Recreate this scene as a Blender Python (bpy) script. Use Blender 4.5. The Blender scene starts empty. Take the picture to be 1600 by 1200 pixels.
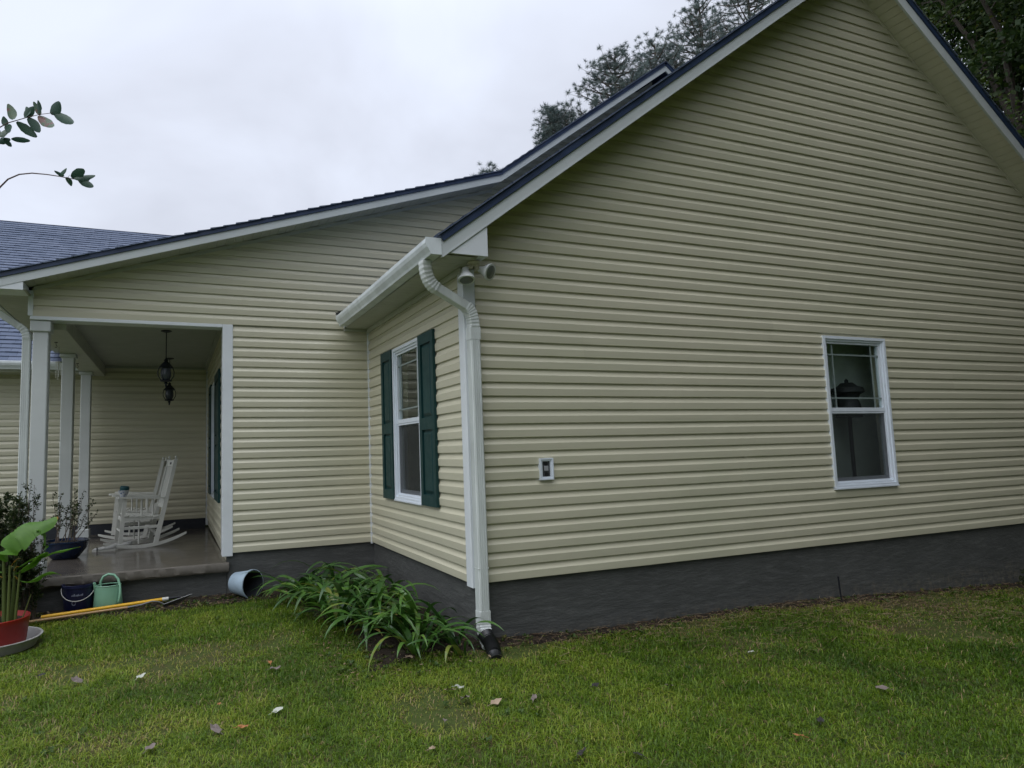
import bpy, math, random
import numpy as np
from mathutils import Vector, Matrix, Euler
from mathutils import noise as mnoise

random.seed(7)
rng = np.random.default_rng(11)
scene = bpy.context.scene
col = scene.collection
PI = math.pi

# ------------------------------------------------------------------ camera
cam_d = bpy.data.cameras.new("camera")
cam = bpy.data.objects.new("camera", cam_d)
col.objects.link(cam)
cam_d.sensor_width = 36.0
cam_d.lens = 36.0 * 1007.2 / 1600.0
cam_d.shift_x = 134.2 / 1600.0
cam_d.shift_y = 9.66 / 1600.0
cam_d.clip_start = 0.05
cam_d.clip_end = 600.0
_r = Vector((0.93167524, -0.36225869, -0.02738423))
_u = Vector((-0.00872666, -0.09767235, 0.99518036))
_f = Vector((0.36318742, 0.92694593, 0.09416022))
_m = Matrix((_r, _u, -_f)).transposed().to_4x4()
CAMP = Vector((-2.20672, -4.71420, 1.04962))
_m.translation = CAMP
cam.matrix_world = _m
scene.camera = cam

# ------------------------------------------------------------------ world: overcast sky
W = bpy.data.worlds.new("World")
scene.world = W
W.use_nodes = True
nt = W.node_tree
nt.nodes.clear()
N = nt.nodes.new
out = N("ShaderNodeOutputWorld")
bg1 = N("ShaderNodeBackground")
bg2 = N("ShaderNodeBackground")
add = N("ShaderNodeAddShader")
sky = N("ShaderNodeTexSky")
sky.sky_type = 'NISHITA'
sky.sun_disc = False
SUN_EL, SUN_ROT = math.radians(48), math.radians(212)
sky.sun_elevation = SUN_EL
sky.sun_rotation = SUN_ROT
sky.dust_density = 4.0
bg1.inputs[1].default_value = 0.05 * 0.25
nt.links.new(sky.outputs[0], bg1.inputs[0])
tc = N("ShaderNodeTexCoord")
sep = N("ShaderNodeSeparateXYZ")
nt.links.new(tc.outputs['Generated'], sep.inputs[0])
# cloud sheet seen in perspective: direction / (z + k)
za = N("ShaderNodeMath"); za.operation = 'ADD'; za.inputs[1].default_value = 0.30
zb = N("ShaderNodeMath"); zb.operation = 'MAXIMUM'; zb.inputs[1].default_value = 0.08
nt.links.new(sep.outputs[2], za.inputs[0]); nt.links.new(za.outputs[0], zb.inputs[0])
vd = N("ShaderNodeVectorMath"); vd.operation = 'DIVIDE'
cmb = N("ShaderNodeCombineXYZ")
for i in range(3): nt.links.new(zb.outputs[0], cmb.inputs[i])
nt.links.new(tc.outputs['Generated'], vd.inputs[0]); nt.links.new(cmb.outputs[0], vd.inputs[1])
n1 = N("ShaderNodeTexNoise"); n1.inputs['Scale'].default_value = 1.7; n1.inputs['Detail'].default_value = 5.0
n1.inputs['Roughness'].default_value = 0.5; n1.inputs['Distortion'].default_value = 0.35
nt.links.new(vd.outputs[0], n1.inputs['Vector'])
cr = N("ShaderNodeValToRGB")
cr.color_ramp.elements[0].position = 0.30; cr.color_ramp.elements[0].color = (0.52, 0.545, 0.62, 1)
cr.color_ramp.elements[1].position = 0.68; cr.color_ramp.elements[1].color = (0.72, 0.77, 0.89, 1)
e = cr.color_ramp.elements.new(0.5); e.color = (0.63, 0.665, 0.76, 1)
nt.links.new(n1.outputs[0], cr.inputs[0])
# overcast sky is brighter towards the zenith
mr = N("ShaderNodeMapRange"); mr.interpolation_type = 'SMOOTHSTEP'
mr.inputs['From Min'].default_value = 0.56; mr.inputs['From Max'].default_value = 1.0
mr.inputs['To Min'].default_value = 1.06; mr.inputs['To Max'].default_value = 3.7
nt.links.new(sep.outputs[2], mr.inputs[0])
nt.links.new(cr.outputs[0], bg2.inputs[0]); nt.links.new(mr.outputs[0], bg2.inputs[1])
nt.links.new(bg1.outputs[0], add.inputs[0]); nt.links.new(bg2.outputs[0], add.inputs[1])
nt.links.new(add.outputs[0], out.inputs[0])

# soft sun behind the cloud: from the upper left, on the camera's side
sd = bpy.data.lights.new("sun", 'SUN')
sd.energy = 0.65
sd.angle = math.radians(50)
sd.color = (1.0, 0.97, 0.92)
so = bpy.data.objects.new("sun", sd)
col.objects.link(so)
sdir = Vector((-0.62, -0.40, 1.05)).normalized()
so.rotation_euler = sdir.to_track_quat('Z', 'Y').to_euler()
sky.sun_elevation = math.asin(sdir.z)
sky.sun_rotation = math.atan2(sdir.x, sdir.y)

scene.view_settings.view_transform = 'Standard'
scene.view_settings.look = 'None'
scene.view_settings.exposure = 0.14
scene.view_settings.gamma = 1.0
scene.view_settings.use_curve_mapping = False
scene.render.engine = 'CYCLES'
scene.cycles.max_bounces = 6
scene.cycles.diffuse_bounces = 3
scene.cycles.glossy_bounces = 3
scene.cycles.transmission_bounces = 4
scene.cycles.transparent_max_bounces = 8
scene.cycles.use_denoising = True

# ------------------------------------------------------------------ materials
def srgb(c):
    return tuple(((v / 255.0) / 12.92 if v / 255.0 <= 0.04045 else ((v / 255.0 + 0.055) / 1.055) ** 2.4) for v in c)

class Mt:
    """small wrapper for building a node material"""
    def __init__(s, name, rough=0.5, spec=0.5):
        s.m = bpy.data.materials.new(name)
        s.m.use_nodes = True
        s.t = s.m.node_tree
        s.b = s.t.nodes['Principled BSDF']
        s.b.inputs['Roughness'].default_value = rough
        s.b.inputs['Specular IOR Level'].default_value = spec
        s.tc = s.t.nodes.new('ShaderNodeTexCoord')
    def n(s, k): return s.t.nodes.new(k)
    def l(s, a, b): s.t.links.new(a, b)
    def noise(s, scale, detail=4, rough=0.55, stretch=(1, 1, 1), dist=0.0, vec=None):
        mp = s.n('ShaderNodeMapping'); mp.inputs['Scale'].default_value = stretch
        s.l(vec or s.tc.outputs['Object'], mp.inputs[0])
        x = s.n('ShaderNodeTexNoise'); x.inputs['Scale'].default_value = scale
        x.inputs['Detail'].default_value = detail; x.inputs['Roughness'].default_value = rough
        x.inputs['Distortion'].default_value = dist
        s.l(mp.outputs[0], x.inputs['Vector']); return x.outputs[0]
    def ramp(s, v, stops):
        r = s.n('ShaderNodeValToRGB'); el = r.color_ramp.elements
        el[0].position, el[0].color = stops[0][0], (*stops[0][1], 1)
        el[1].position, el[1].color = stops[-1][0], (*stops[-1][1], 1)
        for p, c in stops[1:-1]:
            x = el.new(p); x.color = (*c, 1)
        s.l(v, r.inputs[0]); return r.outputs[0]
    def mix(s, f, a, b, mode='MIX'):
        x = s.n('ShaderNodeMix'); x.data_type = 'RGBA'; x.blend_type = mode
        for sock, v in ((x.inputs[0], f), (x.inputs[6], a), (x.inputs[7], b)):
            if hasattr(v, 'links'): s.l(v, sock)
            elif isinstance(v, tuple): sock.default_value = (*v, 1)
            else: sock.default_value = v
        return x.outputs[2]
    def color(s, v):
        if hasattr(v, 'links'): s.l(v, s.b.inputs['Base Color'])
        else: s.b.inputs['Base Color'].default_value = (*v, 1)
    def rough(s, v, lo, hi):
        r = s.n('ShaderNodeMapRange'); r.inputs['To Min'].default_value = lo; r.inputs['To Max'].default_value = hi
        r.inputs['From Min'].default_value = 0.3; r.inputs['From Max'].default_value = 0.7
        s.l(v, r.inputs[0]); s.l(r.outputs[0], s.b.inputs['Roughness'])
    def bump(s, v, strength=0.3, dist=0.002, prev=None):
        b = s.n('ShaderNodeBump'); b.inputs['Strength'].default_value = strength; b.inputs['Distance'].default_value = dist
        s.l(v, b.inputs['Height'])
        if prev is not None: s.l(prev, b.inputs['Normal'])
        s.l(b.outputs[0], s.b.inputs['Normal']); return b.outputs[0]

def plain(name, c, rough=0.5, var=0.12, scale=6.0, bump=0.0, bscale=60, spec=0.5, metal=0.0, stretch=(1, 1, 1)):
    m = Mt(name, rough, spec)
    nz = m.noise(scale, 5, 0.6, stretch)
    lo = tuple(v * (1 - var) for v in c); hi = tuple(min(1, v * (1 + var)) for v in c)
    m.color(m.ramp(nz, [(0.3, lo), (0.7, hi)]))
    m.rough(m.noise(scale * 3), max(0.05, rough - 0.08), rough + 0.08)
    m.b.inputs['Metallic'].default_value = metal
    if bump: m.bump(m.noise(bscale, 3), bump, 0.002)
    return m.m

def mat_siding():
    m = Mt('beige_vinyl_siding', 0.38, 0.5)
    big = m.noise(0.7, 4, 0.6)
    st = m.noise(2.0, 5, 0.65, (0.35, 0.35, 5.0))
    c = m.mix(m.noise(9, 4, 0.6, (0.2, 0.2, 1.2)), (0.520, 0.495, 0.375), (0.600, 0.575, 0.440))
    c = m.mix(m.ramp(big, [(0.35, (0, 0, 0)), (0.75, (0.35, 0.35, 0.35))]), c, (0.43, 0.45, 0.31))
    # faint algae / rain dust
    c = m.mix(m.ramp(st, [(0.55, (0, 0, 0)), (0.85, (0.30, 0.30, 0.30))]), c, (0.33, 0.34, 0.24))
    oi = m.n('ShaderNodeObjectInfo')
    rr = m.n('ShaderNodeMapRange'); rr.inputs['To Min'].default_value = 0.965; rr.inputs['To Max'].default_value = 1.03
    m.l(oi.outputs['Random'], rr.inputs[0])
    c = m.mix(1.0, c, rr.outputs[0], 'MULTIPLY')
    m.color(c)
    grain = m.noise(26, 4, 0.6, (0.25, 0.25, 4.5), 0.6)
    m.bump(grain, 0.14, 0.001)
    m.rough(m.noise(3, 4), 0.30, 0.44)
    return m.m

def mat_shingle():
    m = Mt('blue_grey_asphalt_shingle', 0.85, 0.25)
    v = m.n('ShaderNodeTexBrick'); v.offset = 0.37; v.offset_frequency = 2
    v.inputs['Scale'].default_value = 1.0
    v.inputs['Brick Width'].default_value = 0.26; v.inputs['Row Height'].default_value = 0.14
    v.inputs['Mortar Size'].default_value = 0.004; v.inputs['Bias'].default_value = 0.0
    v.inputs['Color1'].default_value = (0.072, 0.095, 0.142, 1); v.inputs['Color2'].default_value = (0.125, 0.150, 0.205, 1)
    v.inputs['Mortar'].default_value = (0.03, 0.04, 0.06, 1)
    m.l(m.tc.outputs['UV'], v.inputs['Vector'])
    c = m.mix(0.35, v.outputs[0], m.ramp(m.noise(90, 3), [(0.3, (0.035, 0.05, 0.09)), (0.7, (0.15, 0.18, 0.25))]))
    m.color(c)
    m.bump(m.noise(220, 2), 0.5, 0.002)
    return m.m

def mat_foundation():
    m = Mt('painted_stucco_foundation', 0.75, 0.3)
    a = m.noise(1.3, 5, 0.6)
    b = m.noise(14, 5, 0.65, (0.35, 0.35, 1.6))
    c = m.mix(a, (0.052, 0.055, 0.053), (0.092, 0.096, 0.092))
    c = m.mix(m.ramp(b, [(0.5, (0, 0, 0)), (0.8, (0.5, 0.5, 0.5))]), c, (0.16, 0.165, 0.158))
    # pale worn band and soil splash near the ground, brown stains
    geo = m.n('ShaderNodeNewGeometry'); sp = m.n('ShaderNodeSeparateXYZ'); m.l(geo.outputs['Position'], sp.inputs[0])
    sm = m.n('ShaderNodeMapRange'); sm.inputs['From Min'].default_value = -0.38; sm.inputs['From Max'].default_value = -0.54
    m.l(sp.outputs[2], sm.inputs[0])
    k = m.n('ShaderNodeMath'); k.operation = 'MULTIPLY'; m.l(sm.outputs[0], k.inputs[0]); m.l(m.ramp(m.noise(16, 6, 0.75), [(0.45, (0, 0, 0)), (0.70, (1, 1, 1))]), k.inputs[1])
    c = m.mix(k.outputs[0], c, (0.15, 0.14, 0.11))
    st = m.ramp(m.noise(5.5, 4, 0.7, (1, 1, 0.35)), [(0.62, (0, 0, 0)), (0.72, (0.55, 0.55, 0.55))])
    k2 = m.n('ShaderNodeMath'); k2.operation = 'MULTIPLY'; m.l(sm.outputs[0], k2.inputs[0]); m.l(st, k2.inputs[1])
    c = m.mix(k2.outputs[0], c, (0.17, 0.115, 0.075))
    m.color(c)
    n_ = m.bump(m.noise(7, 6, 0.7, (0.4, 0.4, 1.5)), 0.7, 0.02)
    m.bump(m.noise(60, 4, 0.6, (0.5, 0.5, 1.2)), 0.4, 0.004, n_)
    return m.m

def mat_concrete(name, lo, hi, r0, r1):
    m = Mt(name, 0.5, 0.5)
    c = m.mix(m.noise(1.6, 5, 0.6), lo, hi)
    c = m.mix(m.ramp(m.noise(40, 3), [(0.35, (0, 0, 0)), (0.8, (0.3, 0.3, 0.3))]), c, (0.22, 0.2, 0.17))
    m.color(c)
    m.rough(m.noise(2.3, 4), r0, r1)
    m.bump(m.noise(70, 3), 0.12, 0.002)
    return m.m

def mat_attr(name, stops, rough=0.5, trans=0.0, spec=0.35, vein=False, randobj=False):
    """colour picked by the vertex attribute rnd (or by the object's random number)"""
    m = Mt(name, rough, spec)
    if randobj:
        oi = m.n('ShaderNodeObjectInfo'); v = oi.outputs['Random']
        nz = m.noise(35, 3)
        mx = m.n('ShaderNodeMath'); mx.operation = 'MULTIPLY_ADD'; m.l(nz, mx.inputs[0]); mx.inputs[1].default_value = 0.5; 
        sb = m.n('ShaderNodeMath'); sb.operation = 'SUBTRACT'; m.l(v, sb.inputs[0]); sb.inputs[1].default_value = 0.25
        m.l(sb.outputs[0], mx.inputs[2]); v = mx.outputs[0]
    else:
        at = m.n('ShaderNodeAttribute'); at.attribute_name = 'rnd'; v = at.outputs['Fac']
    c = m.ramp(v, stops)
    m.color(c)
    if trans:
        m.b.inputs['Transmission Weight'].default_value = 0.0
        tr = m.n('ShaderNodeBsdfTranslucent'); m.l(c, tr.inputs[0])
        ms = m.n('ShaderNodeMixShader'); ms.inputs[0].default_value = trans
        m.l(m.b.outputs[0], ms.inputs[1]); m.l(tr.outputs[0], ms.inputs[2])
        o = [x for x in m.t.nodes if x.type == 'OUTPUT_MATERIAL'][0]
        m.l(ms.outputs[0], o.inputs[0])
    return m.m

def mat_ground(name):
    m = Mt(name, 0.9, 0.15)
    a = m.noise(1.4, 6, 0.65)
    c = m.mix(m.noise(30, 5, 0.7), (0.030, 0.045, 0.011), (0.075, 0.10, 0.022))
    c = m.mix(m.ramp(a, [(0.5, (0, 0, 0)), (0.68, (0.8, 0.8, 0.8))]), c, (0.07, 0.052, 0.026))
    m.color(c)
    m.bump(m.noise(90, 4, 0.7), 0.8, 0.01)
    return m.m

def mat_soil():
    m = Mt('dark_garden_soil', 0.85, 0.2)
    c = m.mix(m.noise(22, 6, 0.7), (0.010, 0.008, 0.006), (0.050, 0.038, 0.026))
    c = m.mix(m.ramp(m.noise(6, 5, 0.7), [(0.55, (0, 0, 0)), (0.75, (0.6, 0.6, 0.6))]), c, (0.055, 0.065, 0.02))
    m.color(c)
    m.bump(m.noise(60, 5, 0.7), 1.0, 0.02)
    return m.m

def mat_glass(name='window_glass', tint=(0.93, 0.97, 0.96), refl=1.0):
    m = bpy.data.materials.new(name); m.use_nodes = True
    t = m.node_tree; t.nodes.clear()
    o = t.nodes.new('ShaderNodeOutputMaterial')
    fr = t.nodes.new('ShaderNodeFresnel'); fr.inputs[0].default_value = 1.62
    nz = t.nodes.new('ShaderNodeTexNoise'); nz.inputs['Scale'].default_value = 2.2; nz.inputs['Detail'].default_value = 2
    tcn = t.nodes.new('ShaderNodeTexCoord'); t.links.new(tcn.outputs['Object'], nz.inputs['Vector'])
    bp = t.nodes.new('ShaderNodeBump'); bp.inputs['Strength'].default_value = 0.12; bp.inputs['Distance'].default_value = 0.02
    t.links.new(nz.outputs[0], bp.inputs['Height'])
    g = t.nodes.new('ShaderNodeBsdfGlossy'); g.inputs['Roughness'].default_value = 0.015; g.inputs[0].default_value = (0.95, 1, 1, 1)
    t.links.new(bp.outputs[0], g.inputs['Normal'])
    tr = t.nodes.new('ShaderNodeBsdfTransparent'); tr.inputs[0].default_value = (*tint, 1)
    mx = t.nodes.new('ShaderNodeMixShader')
    k = t.nodes.new('ShaderNodeMath'); k.operation = 'MULTIPLY'; k.inputs[1].default_value = refl
    t.links.new(fr.outputs[0], k.inputs[0])
    ge = t.nodes.new('ShaderNodeNewGeometry')
    iv = t.nodes.new('ShaderNodeMath'); iv.operation = 'SUBTRACT'; iv.inputs[0].default_value = 1.0
    t.links.new(ge.outputs['Backfacing'], iv.inputs[1])
    k2 = t.nodes.new('ShaderNodeMath'); k2.operation = 'MULTIPLY'
    t.links.new(k.outputs[0], k2.inputs[0]); t.links.new(iv.outputs[0], k2.inputs[1])
    t.links.new(k2.outputs[0], mx.inputs[0]); t.links.new(tr.outputs[0], mx.inputs[1]); t.links.new(g.outputs[0], mx.inputs[2])
    t.links.new(mx.outputs[0], o.inputs[0])
    return m

def mat_screen():
    m = bpy.data.materials.new('insect_screen_mesh'); m.use_nodes = True
    t = m.node_tree; b = t.nodes['Principled BSDF']; o = t.nodes['Material Output']
    b.inputs['Base Color'].default_value = (0.020, 0.023, 0.025, 1); b.inputs['Roughness'].default_value = 0.7
    tr = t.nodes.new('ShaderNodeBsdfTransparent')
    mx = t.nodes.new('ShaderNodeMixShader'); mx.inputs[0].default_value = 0.62
    t.links.new(tr.outputs[0], mx.inputs[1]); t.links.new(b.outputs[0], mx.inputs[2]); t.links.new(mx.outputs[0], o.inputs[0])
    return m

M = {}
M['siding'] = mat_siding()
M['sheath'] = plain('wall_sheathing', (0.40, 0.39, 0.29), 0.7)
M['white'] = plain('white_trim', (0.66, 0.70, 0.72), 0.42, 0.05, 3.0)
M['gutter'] = plain('white_aluminium_gutter', (0.64, 0.69, 0.70), 0.38, 0.15, 7.0, stretch=(1, 1, 0.3))
M['downspout'] = plain('white_aluminium_downspout', (0.60, 0.64, 0.62), 0.4, 0.16, 5.0, stretch=(2, 2, 0.25))
M['fascia'] = plain('grey_white_fascia', (0.50, 0.54, 0.54), 0.45, 0.07, 2.0)
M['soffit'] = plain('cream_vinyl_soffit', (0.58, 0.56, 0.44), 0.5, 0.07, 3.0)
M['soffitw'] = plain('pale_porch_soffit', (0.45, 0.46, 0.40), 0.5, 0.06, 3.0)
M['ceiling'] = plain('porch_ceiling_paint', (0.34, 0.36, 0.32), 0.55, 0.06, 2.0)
M['shingle'] = mat_shingle()
M['drip'] = plain('dark_drip_edge', (0.018, 0.036, 0.082), 0.5)  # blue glare along the sky is put into this colour
M['found'] = mat_foundation()
M['slab'] = mat_concrete('wet_porch_concrete', (0.062, 0.053, 0.045), (0.10, 0.088, 0.075), 0.07, 0.26)
M['slabedge'] = mat_concrete('rough_slab_edge', (0.085, 0.078, 0.066), (0.15, 0.135, 0.11), 0.6, 0.9)
M['shutter'] = plain('dark_green_shutter', (0.007, 0.040, 0.040), 0.5, 0.15, 4.0, spec=0.3)
M['winwhite'] = plain('white_window_vinyl', (0.68, 0.74, 0.80), 0.35, 0.05)
M['glass'] = mat_glass()
M['screen'] = mat_screen()
M['muntin'] = plain('pale_muntin', (0.20, 0.25, 0.24), 0.4)
M['black'] = plain('black_metal', (0.008, 0.010, 0.014), 0.4)
M['iron'] = plain('dark_blue_black_iron', (0.010, 0.014, 0.024), 0.45)
M['interior'] = plain('interior_wall_paint', (0.72, 0.80, 0.72), 0.8)
M['chair'] = plain('white_painted_wood', (0.60, 0.61, 0.56), 0.5, 0.10, 9.0, bump=0.15)
M['column'] = plain('white_column_paint', (0.52, 0.55, 0.54), 0.45, 0.06, 2.0)
M['dark'] = plain('near_black_recess', (0.010, 0.011, 0.012), 0.7)
M['backbase'] = plain('dark_base_board', (0.018, 0.022, 0.030), 0.7)
M['lantern_glass'] = plain('lantern_glass', (0.07, 0.08, 0.10), 0.2, 0.1)
M['ground'] = mat_ground('turf_soil_ground')
M['soil'] = mat_soil()

# ------------------------------------------------------------------ mesh helpers
class MB:
    def __init__(s): s.v = []; s.f = []; s.r = []; s.uv = []
    def add(s, vs, fs, rnd=None):
        b = len(s.v); s.v.extend([tuple(p) for p in vs]); s.f.extend([tuple(i + b for i in f) for f in fs])
        if rnd is not None: s.r.extend([rnd] * len(vs))
        return s
    def box(s, x0, x1, y0, y1, z0, z1):
        vs = [(x0, y0, z0), (x1, y0, z0), (x1, y1, z0), (x0, y1, z0), (x0, y0, z1), (x1, y0, z1), (x1, y1, z1), (x0, y1, z1)]
        return s.add(vs, [(0, 3, 2, 1), (4, 5, 6, 7), (0, 1, 5, 4), (1, 2, 6, 5), (2, 3, 7, 6), (3, 0, 4, 7)])
    def bbox(s, x0, x1, y0, y1, z0, z1, b=0.004):
        """box with chamfered edges"""
        xs = (x0, x1); ys = (y0, y1); zs = (z0, z1)
        b = min(b, abs(x1 - x0) * .45, abs(y1 - y0) * .45, abs(z1 - z0) * .45)
        vs = []; idx = {}
        for i in (0, 1):
            for j in (0, 1):
                for k in (0, 1):
                    sx, sy, sz = (1, -1)[i], (1, -1)[j], (1, -1)[k]
                    P = (xs[i], ys[j], zs[k])
                    for a, q in enumerate(((0, b * sy, b * sz), (b * sx, 0, b * sz), (b * sx, b * sy, 0))):
                        idx[(i, j, k, a)] = len(vs); vs.append((P[0] + q[0], P[1] + q[1], P[2] + q[2]))
        g = lambda i, j, k, a: idx[(i, j, k, a)]
        fs = [(g(0,0,0,0), g(0,0,1,0), g(0,1,1,0), g(0,1,0,0)), (g(1,0,0,0), g(1,1,0,0), g(1,1,1,0), g(1,0,1,0)),
              (g(0,0,0,1), g(1,0,0,1), g(1,0,1,1), g(0,0,1,1)), (g(0,1,0,1), g(0,1,1,1), g(1,1,1,1), g(1,1,0,1)),
              (g(0,0,0,2), g(0,1,0,2), g(1,1,0,2), g(1,0,0,2)), (g(0,0,1,2), g(1,0,1,2), g(1,1,1,2), g(0,1,1,2))]
        for i in (0, 1):
            for j in (0, 1):
                fs.append((g(i,j,0,0), g(i,j,0,1), g(i,j,1,1), g(i,j,1,0)))
                fs.append((g(i,0,j,0), g(i,0,j,2), g(i,1,j,2), g(i,1,j,0)))
                fs.append((g(0,i,j,1), g(0,i,j,2), g(1,i,j,2), g(1,i,j,1)))
        for i in (0, 1):
            for j in (0, 1):
                for k in (0, 1): fs.append((g(i,j,k,0), g(i,j,k,1), g(i,j,k,2)))
        return s.add(vs, fs)
    def obox(s, o, ax, ay, az, x0, x1, y0, y1, z0, z1):
        """box in the frame o, ax, ay, az"""
        t = MB().box(x0, x1, y0, y1, z0, z1)
        s.add([o + ax * p[0] + ay * p[1] + az * p[2] for p in t.v], t.f); return s
    def tube(s, pts, rad, n=8, cap=True, rnd=None, flat=None):
        pts = [Vector(p) for p in pts]
        if not hasattr(rad, '__len__'): rad = [rad] * len(pts)
        vs = []; prev = None
        for i, p in enumerate(pts):
            d = (pts[min(i + 1, len(pts) - 1)] - pts[max(i - 1, 0)])
            if d.length < 1e-9: d = Vector((0, 0, 1))
            d.normalize()
            if prev is None: a = d.orthogonal().normalized()
            else:
                a = prev - d * prev.dot(d)
                a = a.normalized() if a.length > 1e-6 else d.orthogonal().normalized()
            prev = a; b = d.cross(a)
            for k in range(n):
                t = 2 * PI * k / n
                vs.append(p + (a * math.cos(t) + b * math.sin(t) * (flat or 1)) * rad[i])
        fs = []
        for i in range(len(pts) - 1):
            for k in range(n):
                k2 = (k + 1) % n
                fs.append((i * n + k, i * n + k2, (i + 1) * n + k2, (i + 1) * n + k))
        if cap:
            fs.append(tuple(range(n - 1, -1, -1))); fs.append(tuple((len(pts) - 1) * n + k for k in range(n)))
        return s.add(vs, fs, rnd)
    def lathe(s, prof, n=28, o=(0, 0, 0), sx=1.0, sy=1.0, M4=None, cap=True):
        vs = []; fs = []
        for r, z in prof:
            for k in range(n):
                t = 2 * PI * k / n
                p = Vector((r * math.cos(t) * sx, r * math.sin(t) * sy, z))
                if M4 is not None: p = M4 @ p
                vs.append((p[0] + o[0], p[1] + o[1], p[2] + o[2]))
        for i in range(len(prof) - 1):
            for k in range(n):
                k2 = (k + 1) % n
                fs.append((i * n + k, i * n + k2, (i + 1) * n + k2, (i + 1) * n + k))
        if cap and prof[0][0] > 1e-4: fs.append(tuple(range(n - 1, -1, -1)))
        if cap and prof[-1][0] > 1e-4: fs.append(tuple((len(prof) - 1) * n + k for k in range(n)))
        return s.add(vs, fs)
    def prism(s, poly, fn, t0, t1):
        """poly: 2D outline; fn(a, b, t) -> 3D"""
        n = len(poly)
        vs = [fn(a, b, t0) for a, b in poly] + [fn(a, b, t1) for a, b in poly]
        fs = [tuple(range(n - 1, -1, -1)), tuple(range(n, 2 * n))] + [(i, (i + 1) % n, n + (i + 1) % n, n + i) for i in range(n)]
        return s.add(vs, fs)
    def mesh(s, name, mat, smooth=False, uv=None):
        me = bpy.data.meshes.new(name)
        me.from_pydata([tuple(v) for v in s.v], [], s.f)
        if s.r and len(s.r) == len(s.v):
            a = me.attributes.new('rnd', 'FLOAT', 'POINT'); a.data.foreach_set('value', s.r)
        if uv is not None:
            l = me.uv_layers.new(name='UVMap')
            for lp in me.loops:
                l.data[lp.index].uv = uv(Vector(s.v[lp.vertex_index]))
        if mat: me.materials.append(mat)
        if smooth:
            me.polygons.foreach_set('use_smooth', [True] * len(me.polygons))
            try: me.set_sharp_from_angle(angle=math.radians(38))
            except Exception: pass
        me.update()
        return me

def wloc(o):
    v = Vector((0, 0, 0))
    while o is not None:
        v = v + o.location + o.matrix_parent_inverse.translation if o.parent else v + o.location
        o = o.parent
    return v

def part(name, mb, mat, parent=None, smooth=False, world=False, uv=None, label=None, kind=None):
    me = mb.mesh(name, mat, smooth, uv) if isinstance(mb, MB) else mb
    o = bpy.data.objects.new(name, me); col.objects.link(o)
    if parent is not None:
        o.parent = parent
        if world: o.matrix_parent_inverse = Matrix.Translation(-wloc(parent))
    if label: o['label'] = label
    if kind: o['kind'] = kind
    return o

def tag(o, label, cat, group=None, kind=None):
    o['label'] = label; o['category'] = cat
    if group: o['group'] = group
    if kind: o['kind'] = kind
    return o

def thing(name, label, cat, loc=(0, 0, 0), rz=0.0, group=None):
    o = bpy.data.objects.new(name, None); col.objects.link(o)
    o.empty_display_size = 0.1
    o.location = loc; o.rotation_euler = (0, 0, rz)
    return tag(o, label, cat, group)

def dup(root, loc, rz, label, group=None, rot=None):
    r = root.copy(); col.objects.link(r); r.location = loc
    r.rotation_euler = rot if rot else (0, 0, rz); r['label'] = label
    if group: r['group'] = group
    for ch in list(root.children):
        c = ch.copy(); col.objects.link(c); c.parent = r
        for g in list(ch.children):
            d = g.copy(); col.objects.link(d); d.parent = c
    return r

def struct(name, mb, mat, **k):
    o = part(name, mb, mat, **k); o['kind'] = 'structure'; return o

def gz(x, y=0.0):
    return float(np.interp(x, [-1, 0, 1, 3.5, 7, 12, 30], [-.45, -.45, -.49, -.515, -.69, -.82, -1.1]))

# ------------------------------------------------------------------ ground
D = 2.784          # depth of the side wall: the set-back wall stands at y = D
YR = 7.10          # wall at the back of the porch
P = 0.1143         # siding exposure
SL = 0.74          # gable roof slope

def grid_mesh(x0, x1, y0, y1, nx, ny, fz):
    m = MB()
    vs = []
    for j in range(ny + 1):
        for i in range(nx + 1):
            x = x0 + (x1 - x0) * i / nx; y = y0 + (y1 - y0) * j / ny
            vs.append((x, y, fz(x, y)))
    fs = [(j * (nx + 1) + i, j * (nx + 1) + i + 1, (j + 1) * (nx + 1) + i + 1, (j + 1) * (nx + 1) + i) for j in range(ny) for i in range(nx)]
    return m.add(vs, fs)

def hn(x, y, s=1.0, seed=0.0):
    return mnoise.noise(Vector((x * s, y * s, seed)))

def ground_z(x, y):
    return gz(x, y) + 0.012 * hn(x, y, 1.3) + 0.005 * hn(x, y, 5.0, 3.0)

def sheet_z(x, y):
    if -6 < x < 12 and -7 < y < 3.2: return ground_z(x, y) - 0.004
    return gz(x, y) - 0.004
# the one large sheet to the horizon, fine near the house
xs = sorted(set([-250, -150, -90, -60, -40, -25, -16, -10] + [round(-7 + .12 * i, 3) for i in range(167)] + [14.5, 18, 25, 40, 60, 90, 150, 250]))
ys = sorted(set([-250, -150, -90, -60, -40, -25, -16, -11] + [round(-8 + .12 * i, 3) for i in range(97)] + [5, 9, 16, 25, 40, 60, 90, 150, 250]))
gm = MB()
nx, ny = len(xs), len(ys)
gm.add([(x, y, sheet_z(x, y)) for y in ys for x in xs], [(j * nx + i, j * nx + i + 1, (j + 1) * nx + i + 1, (j + 1) * nx + i) for j in range(ny - 1) for i in range(nx - 1)])
struct('ground', gm, M['ground'], smooth=True)

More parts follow.
